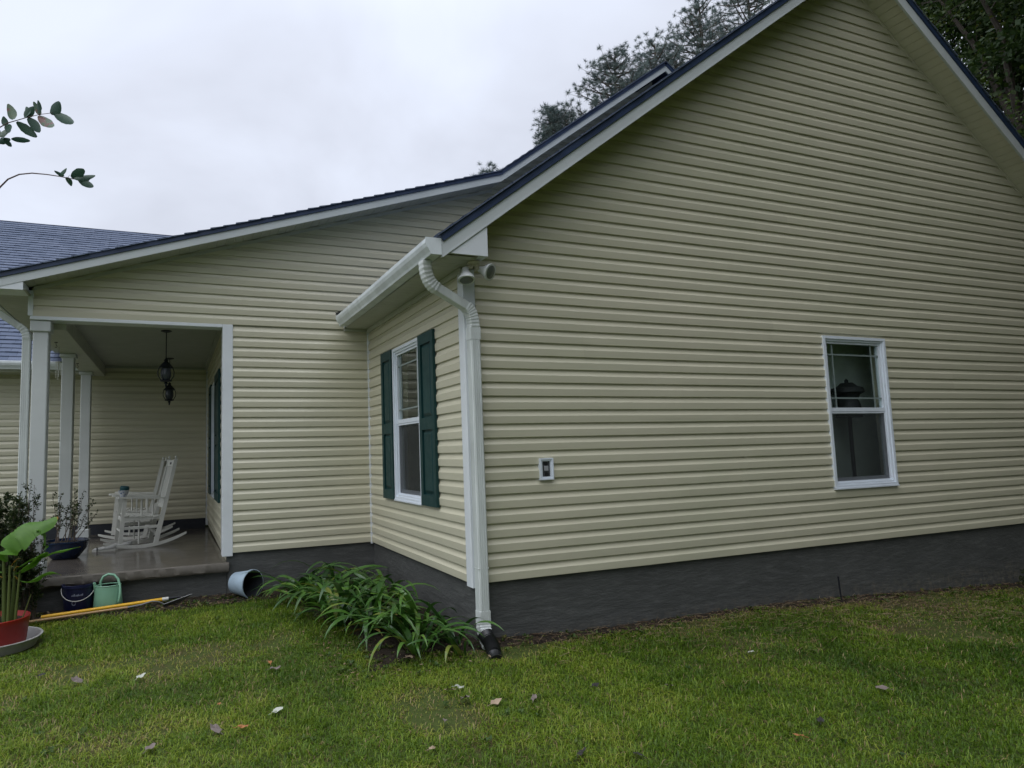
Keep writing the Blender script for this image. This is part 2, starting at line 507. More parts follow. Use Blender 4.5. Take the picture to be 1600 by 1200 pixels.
# density of turf; bare beds by the walls
def in_bed(x, y):
    """1 inside a bare bed, 0 on the lawn, soft edge"""
    w = 0.05 * hn(x, y, 6, 9) + 0.04 * hn(x, y, 15, 2)
    def edge(d, s=0.05): return max(0.0, min(1.0, 0.5 + (d + w) / (2 * s)))
    b = 0.0
    if x < -1.1: b = max(b, edge(y - (2.36 + 0.05 * math.sin(x * 3)), .08))
    # the lily bed in the corner
    bx = -0.90 + 0.12 * math.sin(y * 2.1 + 0.5)
    b = max(b, min(edge(x - bx, .08), edge(y + 0.14 + 0.08 * math.sin(x * 5), .08), edge(0.10 - x, .08)))
    if y > 2.3 and x > -1.7: b = max(b, 1.0)
    # strip along the gable foundation
    if x > -0.2: b = max(b, edge(y + 0.10 + 0.05 * math.sin(x * 2.0) + 0.04 * hn(x, 0, 3, 5), .05))
    return b

bm_ = MB()
vs = []; idx = {}
def soil_grid(x0, x1, y0, y1, st=0.045):
    nxx = int((x1 - x0) / st); nyy = int((y1 - y0) / st)
    g = MB(); V = []; F = []; I = {}
    for j in range(nyy + 1):
        for i in range(nxx + 1):
            x = x0 + i * (x1 - x0) / nxx; y = y0 + j * (y1 - y0) / nyy
            b = in_bed(x, y)
            z = ground_z(x, y) + (-0.02 + 0.034 * min(1, b * 1.6)) + b * (0.014 * hn(x, y, 9, 4) + 0.010 * hn(x, y, 26, 7))
            I[(i, j)] = (len(V), b); V.append((x, y, z))
    for j in range(nyy):
        for i in range(nxx):
            q = [I[(i, j)], I[(i + 1, j)], I[(i + 1, j + 1)], I[(i, j + 1)]]
            if max(b for _, b in q) > 0.15: F.append(tuple(k for k, _ in q))
    g.add(V, F); return g
struct('garden_bed_soil', soil_grid(-5.0, 0.06, -0.7, 2.80), M['soil'], smooth=True)
struct('foundation_strip_soil', soil_grid(0.06, 9.9, -0.55, 0.02), M['soil'], smooth=True)

# ------------------------------------------------------------------ house
house = thing('house', 'beige vinyl-sided house with dark blue-grey roof, white trim and a recessed front porch', 'house', (0, 0, -0.45))
def hp(name, mb, mat, parent=None, **k):
    if parent is None: return part(name, mb, mat, house, world=True, **k)
    return part(name, mb, mat, parent, **k)

PROFILE = [(-0.0005, 0.003), (0.0, 0.0175), (0.003, 0.0192), (0.030, 0.0206), (0.060, 0.0220), (0.0625, 0.0212), (0.068, 0.0172), (0.076, 0.0124), (0.085, 0.0086), (0.095, 0.0058), (0.105, 0.0040), (0.1185, 0.0028)]
def clip_profile(zlo, zhi):
    outp = []
    pr = PROFILE
    for i in range(len(pr) - 1):
        (a, oa), (b, ob) = pr[i], pr[i + 1]
        if b < zlo or a > zhi: continue
        def at(z): return oa + (ob - oa) * ((z - a) / (b - a) if b > a else 0)
        p0 = (max(a, zlo), at(max(a, zlo))); p1 = (min(b, zhi), at(min(b, zhi)))
        if not outp: outp.append(p0)
        outp.append(p1)
    return outp

def siding(parent, o, ux, n, z0, z1, xl, xr, openings=(), amp=1.0, seed=0.0, k0=0, seams=False):
    """one mesh object per course of dutch-lap siding"""
    o = Vector(o); ux = Vector(ux); n = Vector(n)
    k = k0
    while z0 + (k - k0) * P < z1 - 0.01:
        zb = z0 + (k - k0) * P
        top = min(0.1185, z1 - zb)
        pieces = [(-0.001, top, xl, xr)]
        for (a, b, c, d) in openings:
            if zb + P > c and zb < d:
                new = []
                for (lo, hi, fl, fr) in pieces:
                    zc = zb + (lo + hi) / 2
                    if not (fl(zc) < a and b < fr(zc)):
                        new.append((lo, hi, fl, fr)); continue
                    new.append((lo, hi, fl, (lambda z, a=a: a)))
                    new.append((lo, hi, (lambda z, b=b: b), fr))
                    if zb + lo < c - 0.002: new.append((lo, c - zb, (lambda z, a=a: a), (lambda z, b=b: b)))
                    if zb + hi > d + 0.002: new.append((d - zb, hi, (lambda z, a=a: a), (lambda z, b=b: b)))
                pieces = new
        if seams:
            new = []
            sp = mnoise.random() if False else ((k // 2) * 0.618 + seed * 0.37) % 1.0
            cuts = [c_ * 3.66 + sp * 3.66 for c_ in range(-1, 4)]
            for (lo, hi, fl, fr) in pieces:
                zc = zb + (lo + hi) / 2; a_, b_ = fl(zc), fr(zc)
                cs_ = [c_ for c_ in cuts if a_ + .5 < c_ < b_ - .5]
                left = fl
                for c_ in cs_:
                    new.append((lo, hi, left, (lambda z, c_=c_: c_), 0.0)); left = (lambda z, c_=c_: c_ - 0.025)
                new.append((lo, hi, left, fr, 0.0014 if cs_ else 0.0))
            pieces = new
        else: pieces = [p_ + (0.0,) for p_ in pieces]
        for (lo, hi, fl, fr, oo) in pieces:
            mb = MB()
            pr = [(a_, b_ + oo) for a_, b_ in clip_profile(lo, hi)]
            if len(pr) < 2: continue
            zm = zb + pr[len(pr) // 2][0]
            span = fr(zm) - fl(zm)
            if span < 0.01: continue
            ns = max(1, int(span / 0.35))
            V = []
            for (zr, of) in pr:
                z = zb + zr
                l, r_ = fl(z), fr(z)
                if r_ < l: r_ = l
                for i in range(ns + 1):
                    s_ = l + (r_ - l) * i / ns
                    wz = amp * (0.0022 * mnoise.noise(Vector((s_ * 0.7, k * 0.31 + seed, 0))) + 0.0016 * mnoise.noise(Vector((s_ * 2.1, k * 1.7 + seed, 4))))
                    wo = amp * 0.0020 * mnoise.noise(Vector((s_ * 1.1, k * 0.9 + seed, 9)))
                    V.append(o + ux * s_ + n * (of + max(-0.0015, wo)) + Vector((0, 0, z + wz)))
            m_ = ns + 1
            F = [(a * m_ + i, a * m_ + i + 1, (a + 1) * m_ + i + 1, (a + 1) * m_ + i) for a in range(len(pr) - 1) for i in range(ns)]
            if (ux.cross(Vector((0, 0, 1)))).dot(n) < 0: F = [f[::-1] for f in F]
            mb.add(V, F)
            hp('siding_board', mb, M['siding'], parent)
        k += 1

def wall_sheath(mb, o, ux, n, s0, s1, z0, z1, openings=(), t=0.14):
    """sheathing boxes behind the siding, leaving holes"""
    o = Vector(o); ux = Vector(ux); n = Vector(n); up = Vector((0, 0, 1))
    cuts = sorted(set([s0, s1] + [v for a in openings for v in (a[0], a[1])]))
    for a, b in zip(cuts[:-1], cuts[1:]):
        hole = [q for q in openings if q[0] < (a + b) / 2 < q[1]]
        if hole:
            q = hole[0]
            mb.obox(o, ux, n, up, a, b, -t, 0, z0, q[2]); mb.obox(o, ux, n, up, a, b, -t, 0, q[3], z1)
        else: mb.obox(o, ux, n, up, a, b, -t, 0, z0, z1)
    return mb

XR = 9.83
def rake_l(x): return 2.755 + SL * x
def rake_r(x): return 10.03 - SL * x
XP = (10.03 - 2.755) / (2 * SL)          # ridge of the front gable, 4.915
ZP = rake_l(XP)

# --- gable wall
winA = (4.09, 5.05, 0.555, 2.14)
mb = MB()
wall_sheath(mb, (0, 0, 0), (1, 0, 0), (0, -1, 0), 0.0, XR, 0.0, 2.74, [winA])
mb.prism([(0.0, 2.74), (XR, 2.74), (XP, ZP)], lambda a, b, t: Vector((a, t, b)), 0.0, 0.14)
gable = hp('gable_wall', mb, M['sheath'])
siding(gable, (0, 0, 0), (1, 0, 0), (0, -1, 0), 0.0, ZP,
       lambda z: max(0.088, (z - 2.800) / SL), lambda z: min(XR - 0.09, (10.075 - z) / SL), [winA, (0.626, 0.748, 0.789, 0.961)], seed=1, seams=True)
# --- side wall
winB = (1.015, 1.815, 0.555, 2.145)
mb = MB(); wall_sheath(mb, (0, 0, 0), (0, 1, 0), (-1, 0, 0), 0.141, D - 0.001, 0.0, 2.74, [winB])
sidew = hp('side_wall', mb, M['sheath'])
siding(sidew, (0, 0, 0), (0, 1, 0), (-1, 0, 0), 0.0, 2.54, lambda z: 0.088, lambda z: D - 0.028, [winB], seed=5)
# --- set-back wall with the porch opening
def low(x): return 3.976 + 0.3207 * x          # underside of the low rake (fascia bottom)
XK = 1.75; ZK = low(XK)
def steep(x): return ZK + 0.73 * (x - XK)
XM = 4.62; ZM = steep(XM)
OPT = 2.535
mb = MB()
mb.box(-1.60, -0.001, D, D + 0.14, 0.0, OPT)
mb.prism([(-3.585, OPT), (4.6, OPT), (XM, ZM), (XK, ZK), (-3.585, low(-3.585))], lambda a, b, t: Vector((a, t, b)), D, D + 0.14)
setb = hp('set_back_wall', mb, M['sheath'])
def cl(z):
    if z < 2.86: return -3.565
    if z < ZK: return max(-3.565, (z - 4.0) / 0.3207)
    return (z - ZK - 0.03) / 0.73 + XK
siding(setb, (0, D, 0), (1, 0, 0), (0, -1, 0), 0.0, OPT - 0.02, lambda z: -1.602, lambda z: -0.022, seed=9)
kk = 0
siding(setb, (0, D, 0), (1, 0, 0), (0, -1, 0), 22 * P + 0.02, 6.4, cl, lambda z: max(-0.022 if z < 2.72 else 0.05, (z - 2.80) / SL), seed=9, k0=22)
# --- wall at the back of the porch and of the rear wing
mb = MB().box(-12, -1.66, YR, YR + 0.14, 0.0, 2.62)
rearw = hp('porch_back_wall', mb, M['sheath'])
siding(rearw, (0, YR, 0), (1, 0, 0), (0, -1, 0), 0.02, 2.60, lambda z: -12, lambda z: -1.70, seed=14)
# --- porch side wall (faces the porch)
winP = (4.50, 5.45, 0.50, 2.10)
mb = MB(); wall_sheath(mb, (-1.66, 0, 0), (0, 1, 0), (-1, 0, 0), D + 0.141, YR - 0.001, -0.10, 2.62, [winP])
pside = hp('porch_side_wall', mb, M['sheath'])
siding(pside, (-1.66, 0, 0), (0, 1, 0), (-1, 0, 0), 0.02, 2.60, lambda z: D + 0.14, lambda z: YR - 0.03, [winP], seed=20)
# --- hidden outer walls closing the house
mb = MB().box(XR - 0.14, XR, 0.141, 12, -0.9, 2.9)
hp('far_side_wall', mb, M['siding'])
mb = MB().box(-12, XR, 16.9, 17.04, -0.9, 2.8)
hp('rear_wall', mb, M['siding'])
mb = MB().box(0.141, XR - 0.141, 0.141, 6.9, -0.08, -0.02)
hp('interior_floor', mb, M['interior'])
mb = MB().box(0.141, XR - 0.141, 0.141, 6.9, 2.60, 2.66)
hp('interior_ceiling', mb, M['interior'])
mb = MB().box(0.141, XR - 0.141, D + 0.2, D + 0.3, -0.02, 2.60)
hp('interior_partition', mb, M['interior'])
mb = MB().box(-1.50, 0.1, D + 0.3, D + 0.36, -0.02, 2.60).box(0.1, 0.16, D + 0.3, 6.9, -0.02, 2.60).box(-1.5, 0.1, 6.84, 6.9, -.02, 2.6)
hp('interior_wall', mb, M['interior'])
hp('interior_partition', MB().box(3.3, 6.2, 0.50, 0.58, -0.02, 2.60), M['interior'])  # added close behind the gable window to catch daylight and pale the pane

# --- foundation
fm = MB()
def fwall(x0, x1, y0, y1, face):  # wavy stucco face boxes
    fm.box(x0, x1, y0, y1, -1.05, -0.004)
fwall(0.022, XR, 0.022, 0.20, 'y')
fwall(0.022, 0.20, 0.2005, D + 0.02, 'x')
fwall(-1.655, 0.0215, D + 0.022, D + 0.20, 'y')
fw = hp('foundation', fm, M['found'])
for (x0, x1, y0, y1) in [(0.02, 7.7, 0.006, 0.021)]:
    pass
# stucco skin with real unevenness
def skin(name, p0, p1, nrm, z0, z1, st=0.07):
    p0 = Vector(p0); p1 = Vector(p1); nrm = Vector(nrm); L = (p1 - p0).length; ux = (p1 - p0) / L
    nx_ = int(L / st); nz_ = max(3, int((z1 - z0) / 0.05)); V = []; F = []
    for j in range(nz_ + 1):
        for i in range(nx_ + 1):
            s_ = L * i / nx_; z = z0 + (z1 - z0) * j / nz_
            w = 0.004 * mnoise.noise(Vector((s_ * 3, z * 9, nrm.x * 5))) + 0.003 * mnoise.noise(Vector((s_ * 9, z * 22, 3)))
            q = p0 + ux * s_ + nrm * (0.008 + w); V.append((q.x, q.y, z))
    F = [(j * (nx_ + 1) + i, j * (nx_ + 1) + i + 1, (j + 1) * (nx_ + 1) + i + 1, (j + 1) * (nx_ + 1) + i) for j in range(nz_) for i in range(nx_)]
    hp(name, MB().add(V, F), M['found'], fw, smooth=True)
skin('stucco_face', (0.014, 0.022, 0), (XR, 0.022, 0), (0, -1, 0), -1.0, -0.006)
skin('stucco_face', (0.022, D + 0.01, 0), (0.022, 0.014, 0), (-1, 0, 0), -0.7, -0.006)
skin('stucco_face', (-1.655, D + 0.022, 0), (0.02, D + 0.022, 0), (0, -1, 0), -0.7, -0.006)

# --- trims: corner boards, opening surround
hp('corner_board', MB().bbox(-0.022, 0.086, -0.022, -0.0005, -0.03, 2.53, .003).bbox(-0.022, -0.0005, -0.0002, 0.088, -0.03, 2.53, .003), M['white'])
hp('inside_corner_trim', MB().bbox(-0.030, -0.0005, D - 0.030, D - 0.0005, -0.02, 2.53, .003), M['white'])
hp('opening_side_trim', MB().bbox(-1.712, -1.600, D - 0.024, D + 0.16, -0.035, 2.533, .004), M['white'])
hp('opening_head_trim', MB().bbox(-3.59, -1.713, D - 0.022, D + 0.16, 2.497, 2.535, .004), M['white'])
hp('corner_board', MB().bbox(-3.610, -3.563, D - 0.022, D - 0.0005, 2.537, 2.80, .003), M['white'])
hp('inside_corner_trim', MB().bbox(-1.695, -1.662, YR - 0.032, YR - 0.001, -0.10, 2.60, .003), M['white'])

# --- porch: slab, ceiling, beam, columns
zs0, zs1 = -0.098, -0.148
mb = MB()
vs = [(-3.75, D - 0.02, zs0), (-1.64, D - 0.02, zs0), (-1.64, YR + .02, zs1), (-3.75, YR + .02, zs1)]
mb.add([(x, y, z - 0.10) for x, y, z in vs] + vs, [(3, 2, 1, 0), (4, 5, 6, 7), (0, 1, 5, 4), (1, 2, 6, 5), (2, 3, 7, 6), (3, 0, 4, 7)])
slab = hp('porch_slab', mb, M['slab'])
# broken, rough lip on the slab's edge
V = []; F = []; nxx = 90
for j, (dz, oo) in enumerate([(0.0, 0.0), (-0.012, 0.010), (-0.05, 0.013), (-0.085, 0.012), (-0.10, 0.0)]):
    for i in range(nxx + 1):
        x = -3.75 + (2.11) * i / nxx
        w = 0.006 * hn(x, dz * 8, 14, 2) + (0.012 * max(0, hn(x, 1, 9, 6)) if j >= 3 else 0)
        V.append((x, D - 0.02 - oo - (w if 0 < j < 5 else 0), zs0 + dz - (0.018 * hn(x, 0, 8, 1) if j >= 3 else 0) + 0.001))
F = [(j * (nxx + 1) + i, (j + 1) * (nxx + 1) + i, (j + 1) * (nxx + 1) + i + 1, j * (nxx + 1) + i + 1) for j in range(4) for i in range(nxx)]
hp('slab_lip', MB().add(V, F), M['slabedge'], slab, smooth=True)
hp('porch_foundation', MB().box(-3.72, -1.66, D + 0.03, YR, -0.9, zs0 - 0.103), M['found'])
hp('porch_base_board', MB().box(-12, -1.70, YR - 0.012, YR - 0.001, -0.9, 0.018), M['backbase'])
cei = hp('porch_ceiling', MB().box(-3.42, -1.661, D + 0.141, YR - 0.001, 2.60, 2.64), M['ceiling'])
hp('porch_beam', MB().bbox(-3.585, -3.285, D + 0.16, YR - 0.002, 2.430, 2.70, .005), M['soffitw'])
hp('crown_trim', MB().box(-3.414, -1.70, YR - 0.045, YR - 0.002, 2.565, 2.599), M['ceiling'])
hp('crown_trim', MB().box(-1.725, -1.680, D + .16, YR - .05, 2.565, 2.599), M['ceiling'])
for i, cy in enumerate((D + 0.02, 4.64, 6.48)):
    zf = zs0 + (zs1 - zs0) * (cy - D) / (YR - D)
    c = MB().bbox(-3.567, -3.425, cy, cy + 0.142, zf + 0.14, 2.39, .008)
    p_ = hp('porch_column', c, M['column'])
    hp('column_cap', MB().bbox(-3.59, -3.403, cy - 0.022, cy + 0.165, 2.380, (2.495 if i == 0 else 2.4295), .008), M['column'], p_)
    hp('column_base', MB().bbox(-3.587, -3.405, cy - 0.02, cy + 0.163, zf - 0.002, zf + 0.15, .01), M['column'], p_)

# --- roofs
def roof_plane(name, o, e, u, Wd, L, thick=0.06, exposure=0.14, n_c=None, proud=0.012, tabs=False):
    """deck + one object per shingle course. o: lower corner on the deck's top, e: along the eave, u: up the slope"""
    o = Vector(o); e = Vector(e).normalized(); u = Vector(u).normalized(); n = e.cross(u)
    if n.z < 0: n = -n
    rf = hp(name, MB().obox(o, e, u, n, 0, Wd, 0, L, -thick, 0), M['drip'])
    k = 0; v = -0.02
    while v < L - 0.02:
        a0 = -proud + random.uniform(-0.006, 0.004); a1 = Wd + proud + random.uniform(-0.004, 0.006)
        v1 = min(v + exposure + 0.03, L)
        t0 = 0.017; t1 = 0.002
        mb = MB()
        if tabs:
            ntb = max(1, int(Wd / 0.30)); off = random.uniform(0, 0.3)
            A = a0
            while A < a1 - 0.001:
                B = min(a1, A + random.choice((0.12, 0.17, 0.22, 0.3)))
                h = t0 + random.choice((0.0, 0.0, 0.005))
                q = [o + e * A + u * v + n * 0.0005, o + e * B + u * v + n * 0.0005, o + e * B + u * v1 + n * 0.0005, o + e * A + u * v1 + n * 0.0005,
                     o + e * A + u * v + n * h, o + e * B + u * v + n * h, o + e * B + u * v1 + n * t1, o + e * A + u * v1 + n * t1]
                mb.add(q, [(4, 5, 6, 7), (0, 1, 5, 4), (1, 2, 6, 5), (3, 0, 4, 7)])
                A = B
        else:
            q = [o + e * A + u * v_ + n * h for (v_, h) in ((v, 0.0005), (v1, 0.0005)) for A in (a0, a1)]
            q2 = [o + e * A + u * v_ + n * h for (v_, h) in ((v, t0), (v1, t1)) for A in (a0, a1)]
            mb.add(q + q2, [(0, 2, 3, 1), (4, 5, 7, 6), (0, 1, 5, 4), (2, 6, 7, 3), (0, 4, 6, 2), (1, 3, 7, 5)])
        hp('shingle_course', mb, M['shingle'], rf, uv=lambda p: ((p - o).dot(e), (p - o).dot(u)))
        v += exposure; k += 1
    return rf
cs = math.cos(math.atan(SL)); sn = math.sin(math.atan(SL))
OH = 0.30
TH = 0.055                     # deck thickness normal to the slope
def topz(x): return rake_l(x) + 0.115 + TH / cs
# front gable, left and right slopes
roof_plane('front_roof_left_slope', (-0.335, -OH - 0.012, topz(-0.335)), (0, 1, 0), (cs, 0, sn), D + OH + 0.002, (XP + 0.335) / cs, TH)
roof_plane('front_roof_right_slope', (2 * XP + 0.335, -OH - 0.012, topz(-0.335)), (0, 1, 0), (-cs, 0, sn), D + OH + 0.002, (XP + 0.335) / cs, TH)
# main roof: low slope over the porch, steep slope, far slope
a1_ = math.atan(0.3207); c1, s1 = math.cos(a1_), math.sin(a1_)
a2_ = math.atan(0.73); c2, s2 = math.cos(a2_), math.sin(a2_)
YM = D - OH
TL = 0.045
def lowtop(x): return low(x) + 0.088 + TL / c1
LY = 8.4
roof_plane('porch_roof_slope', (-3.97, YM - 0.012, lowtop(-3.97)), (0, 1, 0), (c1, 0, s1), LY, (XK + 3.97) / c1 + 0.01, TL)
roof_plane('main_roof_steep_slope', (XK - 0.005, YM - 0.012, lowtop(XK) + 0.004), (0, 1, 0), (c2, 0, s2), LY, (XM - XK) / c2, TL)
ztm = lowtop(XK) + 0.004 + 0.73 * (XM - XK)
roof_plane('main_roof_far_slope', (XR + 0.3, YM - 0.012, ztm - 0.73 * (XR + 0.3 - XM)), (0, 1, 0), (-c2, 0, s2), LY, (XR + 0.3 - XM) / c2, TL, exposure=0.3)
# rear wing roof, slope faces the lawn
roof_plane('rear_wing_roof_front_slope', (-12.3, YR - 0.42, 2.60), (1, 0, 0), (0, cs, sn), 8.66, (12.0 - YR + 0.42) / cs, 0.06, tabs=True)
roof_plane('rear_wing_roof_valley_part', (-3.62, YR - 0.42 + 0.98 * cs, 2.60 + 0.98 * sn), (1, 0, 0), (0, cs, sn), 8.3, (12.0 - YR + 0.42) / cs - 0.98, 0.06, tabs=True)
roof_plane('rear_wing_roof_back_slope', (-12.3, 17.3, 2.62), (1, 0, 0), (0, -cs, sn), 22.2, (17.3 - 12.0) / cs, 0.06, exposure=0.6)

# fascias on the rakes
def rake_board(name, xa, xb, fz, h, y, t=0.02, x_sign=1):
    return hp(name, MB().prism([(xa, fz(xa)), (xb, fz(xb)), (xb, fz(xb) + h), (xa, fz(xa) + h)], lambda a, b, q: Vector((a, q, b)), y, y + t), M['fascia'])
rake_board('rake_fascia', -0.318, XP - 0.001, rake_l, 0.114, -OH)
rake_board('rake_fascia', XP + 0.001, 2 * XP + 0.318, lambda x: rake_r(x) - 0.040, 0.154, -OH)
rake_board('rake_fascia', -3.95, XK - 0.001, low, 0.087, YM)
rake_board('rake_fascia', XK + 0.001, XM - 0.001, steep, 0.090, YM)
rake_board('rake_fascia', XM + 0.001, XR + 0.28, lambda x: ZM - 0.73 * (x - XM), 0.090, YM)
# thin folded metal lip at the bottom of each fascia
rake_board('fascia_lip', -0.31, XP - 0.001, lambda x: rake_l(x) - 0.006, 0.012, -OH - 0.005, 0.004)
rake_board('fascia_lip', XP + 0.001, 2 * XP + 0.31, lambda x: rake_r(x) - 0.046, 0.012, -OH - 0.005, 0.004)

# soffit panels with pressed grooves
def soffit_run(o, u, v, L, Wd, mat, pw=0.305, grooves=3, gd=0.007):
    """o corner, u along the run, v across; the visible face looks along -(u x v) side chosen by z"""
    o = Vector(o); u = Vector(u).normalized(); v = Vector(v).normalized(); n = u.cross(v)
    if n.z > 0: n = -n           # n points down
    k = 0; a = 0.0
    while a < L - 0.01:
        b = min(L, a + pw)
        pr = [(a, 0.0)]
        g = pw / grooves
        for i in range(grooves):
            c = a + g * (i + 1)
            if c - 0.008 > b: break
            pr += [(min(c - 0.010, b), 0.0), (min(c - 0.007, b), -gd), (min(c - 0.003, b), -gd), (min(c, b), 0.0)]
        pr = [q for i, q in enumerate(pr) if i == 0 or q[0] > pr[i - 1][0] + 1e-6]
        V = []
        for (s_, h) in pr: V += [o + u * s_ + n * h, o + u * s_ + v * Wd + n * h]
        m0 = len(V)
        V += [o + u * pr[0][0] - n * 0.012, o + u * pr[0][0] + v * Wd - n * 0.012, o + u * pr[-1][0] - n * 0.012, o + u * pr[-1][0] + v * Wd - n * 0.012]
        F = [(2 * i, 2 * i + 1, 2 * i + 3, 2 * i + 2) for i in range(len(pr) - 1)] + [(m0, m0 + 1, m0 + 3, m0 + 2)]
        hp('soffit_panel', MB().add(V, F), mat, SOFF)
        a = b
SOFF = hp('gable_soffit', MB().prism([(0.0, 2.79), (XP, ZP + 0.055), (2 * XP, 2.79), (2 * XP, 2.80), (XP, ZP + 0.065), (0.0, 2.80)], lambda a, b, q: Vector((a, q, b)), -0.279, -0.001), M['sheath'])
soffit_run((XP, -0.279, ZP + 0.03), (cs, 0, -sn), (0, 1, 0), (XP + 0.3) / cs, 0.277, M['soffit'])
soffit_run((XP, -0.279, ZP + 0.03), (-cs, 0, -sn), (0, 1, 0), (XP + 0.0) / cs, 0.277, M['soffit'])
SOFF = hp('eave_soffit', MB().box(-0.318, -0.001, -0.279, D - 0.001, 2.556, 2.566), M['sheath'])
soffit_run((-0.318, -0.279, 2.548), (0, 1, 0), (1, 0, 0), D + 0.277, 0.316, M['soffitw'], gd=0.002)
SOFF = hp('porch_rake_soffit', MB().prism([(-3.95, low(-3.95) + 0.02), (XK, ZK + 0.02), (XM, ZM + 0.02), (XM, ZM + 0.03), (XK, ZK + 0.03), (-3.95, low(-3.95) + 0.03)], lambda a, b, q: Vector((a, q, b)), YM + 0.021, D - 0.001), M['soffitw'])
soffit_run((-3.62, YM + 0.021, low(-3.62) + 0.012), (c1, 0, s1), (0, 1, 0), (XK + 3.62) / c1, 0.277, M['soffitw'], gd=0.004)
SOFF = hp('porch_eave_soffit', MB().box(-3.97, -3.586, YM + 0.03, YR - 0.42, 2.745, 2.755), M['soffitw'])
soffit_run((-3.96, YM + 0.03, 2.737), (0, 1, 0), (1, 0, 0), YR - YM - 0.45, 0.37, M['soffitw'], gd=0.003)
# narrow mouldings where soffits meet walls
hp('frieze_trim', MB().box(-0.034, -0.0008, -0.001, D - 0.031, 2.5, 2.546), M['soffitw'])
hp('frieze_trim', MB().box(-0.318, -0.035, D - 0.022, D - 0.0008, 2.515, 2.546), M['soffitw'])
hp('frieze_trim', MB().prism([(-3.56, low(-3.56)), (-0.02, low(-0.02)), (XK, ZK), (XK, ZK - 0.035), (-0.02, low(-0.02) - 0.035), (-3.56, low(-3.56) - 0.035)][::-1], lambda a, b, q: Vector((a, q, b)), D - 0.024, D - 0.0008), M['soffitw'])
hp('frieze_trim', MB().prism([(XP, ZP + .028), (2 * XP - .05, rake_r(2 * XP - .05) + .028), (2 * XP - .05, rake_r(2 * XP - .05) - .0), (XP, ZP - .0)], lambda a, b, q: Vector((a, q, b)), -0.023, -0.0006), M['soffit'])

# boxed eave returns (pork chops)
mb = MB().prism([(-0.30, 2.560), (0.078, 2.560), (0.078, rake_l(0.078) - 0.002), (-0.30, 2.566)], lambda a, b, q: Vector((a, q, b)), -0.296, -0.0235)
hp('eave_return', mb, M['white'])
hp('eave_return', MB().prism([(-3.96, 2.735), (-3.605, 2.735), (-3.605, low(-3.605) - 0.002), (-3.96, 2.738)], lambda a, b, q: Vector((a, q, b)), YM + 0.004, D - 0.0235), M['white'])
hp('eave_fascia', MB().box(-0.3185, -0.300, -0.2955, D - 0.002, 2.548, 2.66), M['fascia'])

# gutters (K profile)
def gutter(name, pts, fn, t0, t1, mat=None, parent=None):
    o = hp(name, MB(), None) if False else None
    prof = [(0.0, 0.125), (0.0, 0.0), (0.085, 0.0), (0.092, 0.018), (0.118, 0.058), (0.128, 0.088), (0.128, 0.118), (0.116, 0.124), (0.116, 0.116), (0.122, 0.112), (0.121, 0.09), (0.110, 0.06), (0.083, 0.006), (0.006, 0.006), (0.006, 0.125)]
    mb = MB()
    n_ = len(prof)
    segs = 16
    V = []
    for i in range(segs + 1):
        t = t0 + (t1 - t0) * i / segs
        for a, b in prof: V.append(fn(a, b + 0.0015 * math.sin(t * 3), t))
    F = [(i * n_ + k, i * n_ + (k + 1) % n_, (i + 1) * n_ + (k + 1) % n_, (i + 1) * n_ + k) for i in range(segs) for k in range(n_)]
    mb.add(V, F)
    g = hp(name, mb, mat or M['gutter'])
    for t, q in ((t0, -0.004), (t1, 0.004)):
        cap = [(0.0, 0.127), (0.0, -0.002), (0.087, -0.002), (0.094, 0.017), (0.120, 0.058), (0.131, 0.088), (0.131, 0.127)]
        hp('end_cap', MB().prism(cap, fn, t, t + q), mat or M['gutter'], g)
    return g
gut = gutter('front_gutter', None, lambda a, b, t: Vector((-0.321 - a, t, 2.538 + b)), -OH - 0.002, 2.60)
gutter('porch_gutter', None, lambda a, b, t: Vector((-3.975 - a, t, 2.735 + b)), YM, YR - 0.6)
gutter('rear_wing_gutter', None, lambda a, b, t: Vector((t, YR - 0.425 - a, 2.462 + b)), -12.3, -3.62)
hp('rear_wing_soffit', MB().box(-12.2, -3.6, YR - 0.42, YR - 0.02, 2.43, 2.46), M['soffitw'])
# leaf debris caught at the end of the gutter
mb = MB()
for i in range(26):
    c = Vector((-0.36 - random.random() * 0.08, 2.5 + random.random() * 0.12, 2.66 + random.random() * 0.035)); a = Vector((random.uniform(-1, 1), random.uniform(-1, 1), random.uniform(-.4, 1))).normalized() * 0.03
    b = a.cross(Vector((random.random(), 1, random.random()))).normalized() * 0.012
    mb.add([c - a, c + b, c + a, c - b], [(0, 1, 2, 3)])
hp('leaf_debris', mb, M['dark'], gut)

# downspouts
def rect_tube(mb, pts, w, d, right, ribs=0, nr=None):
    """rectangular pipe; right: direction of the width. ribs: corrugated bends"""
    pts = [Vector(p) for p in pts]; V = []
    for i, p in enumerate(pts):
        t = (pts[min(i + 1, len(pts) - 1)] - pts[max(i - 1, 0)]).normalized()
        rt = (Vector(right) - t * Vector(right).dot(t)).normalized(); bk = t.cross(rt)
        k = 1.0 + (0.07 if (ribs and i % 2) else 0.0)
        c = 0.006
        for (a, b) in ((-w/2+c, -d/2), (w/2-c, -d/2), (w/2, -d/2+c), (w/2, d/2-c), (w/2-c, d/2), (-w/2+c, d/2), (-w/2, d/2-c), (-w/2, -d/2+c)):
            V.append(p + rt * a * k + bk * b * k)
    F = [(i * 8 + k, i * 8 + (k + 1) % 8, (i + 1) * 8 + (k + 1) % 8, (i + 1) * 8 + k) for i in range(len(pts) - 1) for k in range(8)]
    F += [tuple(range(7, -1, -1)), tuple((len(pts) - 1) * 8 + k for k in range(8))]
    return mb.add(V, F)
def bez(a, b, c, n):
    a, b, c = Vector(a), Vector(b), Vector(c)
    return [a * (1 - t) ** 2 + b * 2 * t * (1 - t) + c * t * t for t in [i / n for i in range(n + 1)]]
DX, DY = 0.038, -0.066
ds = MB()
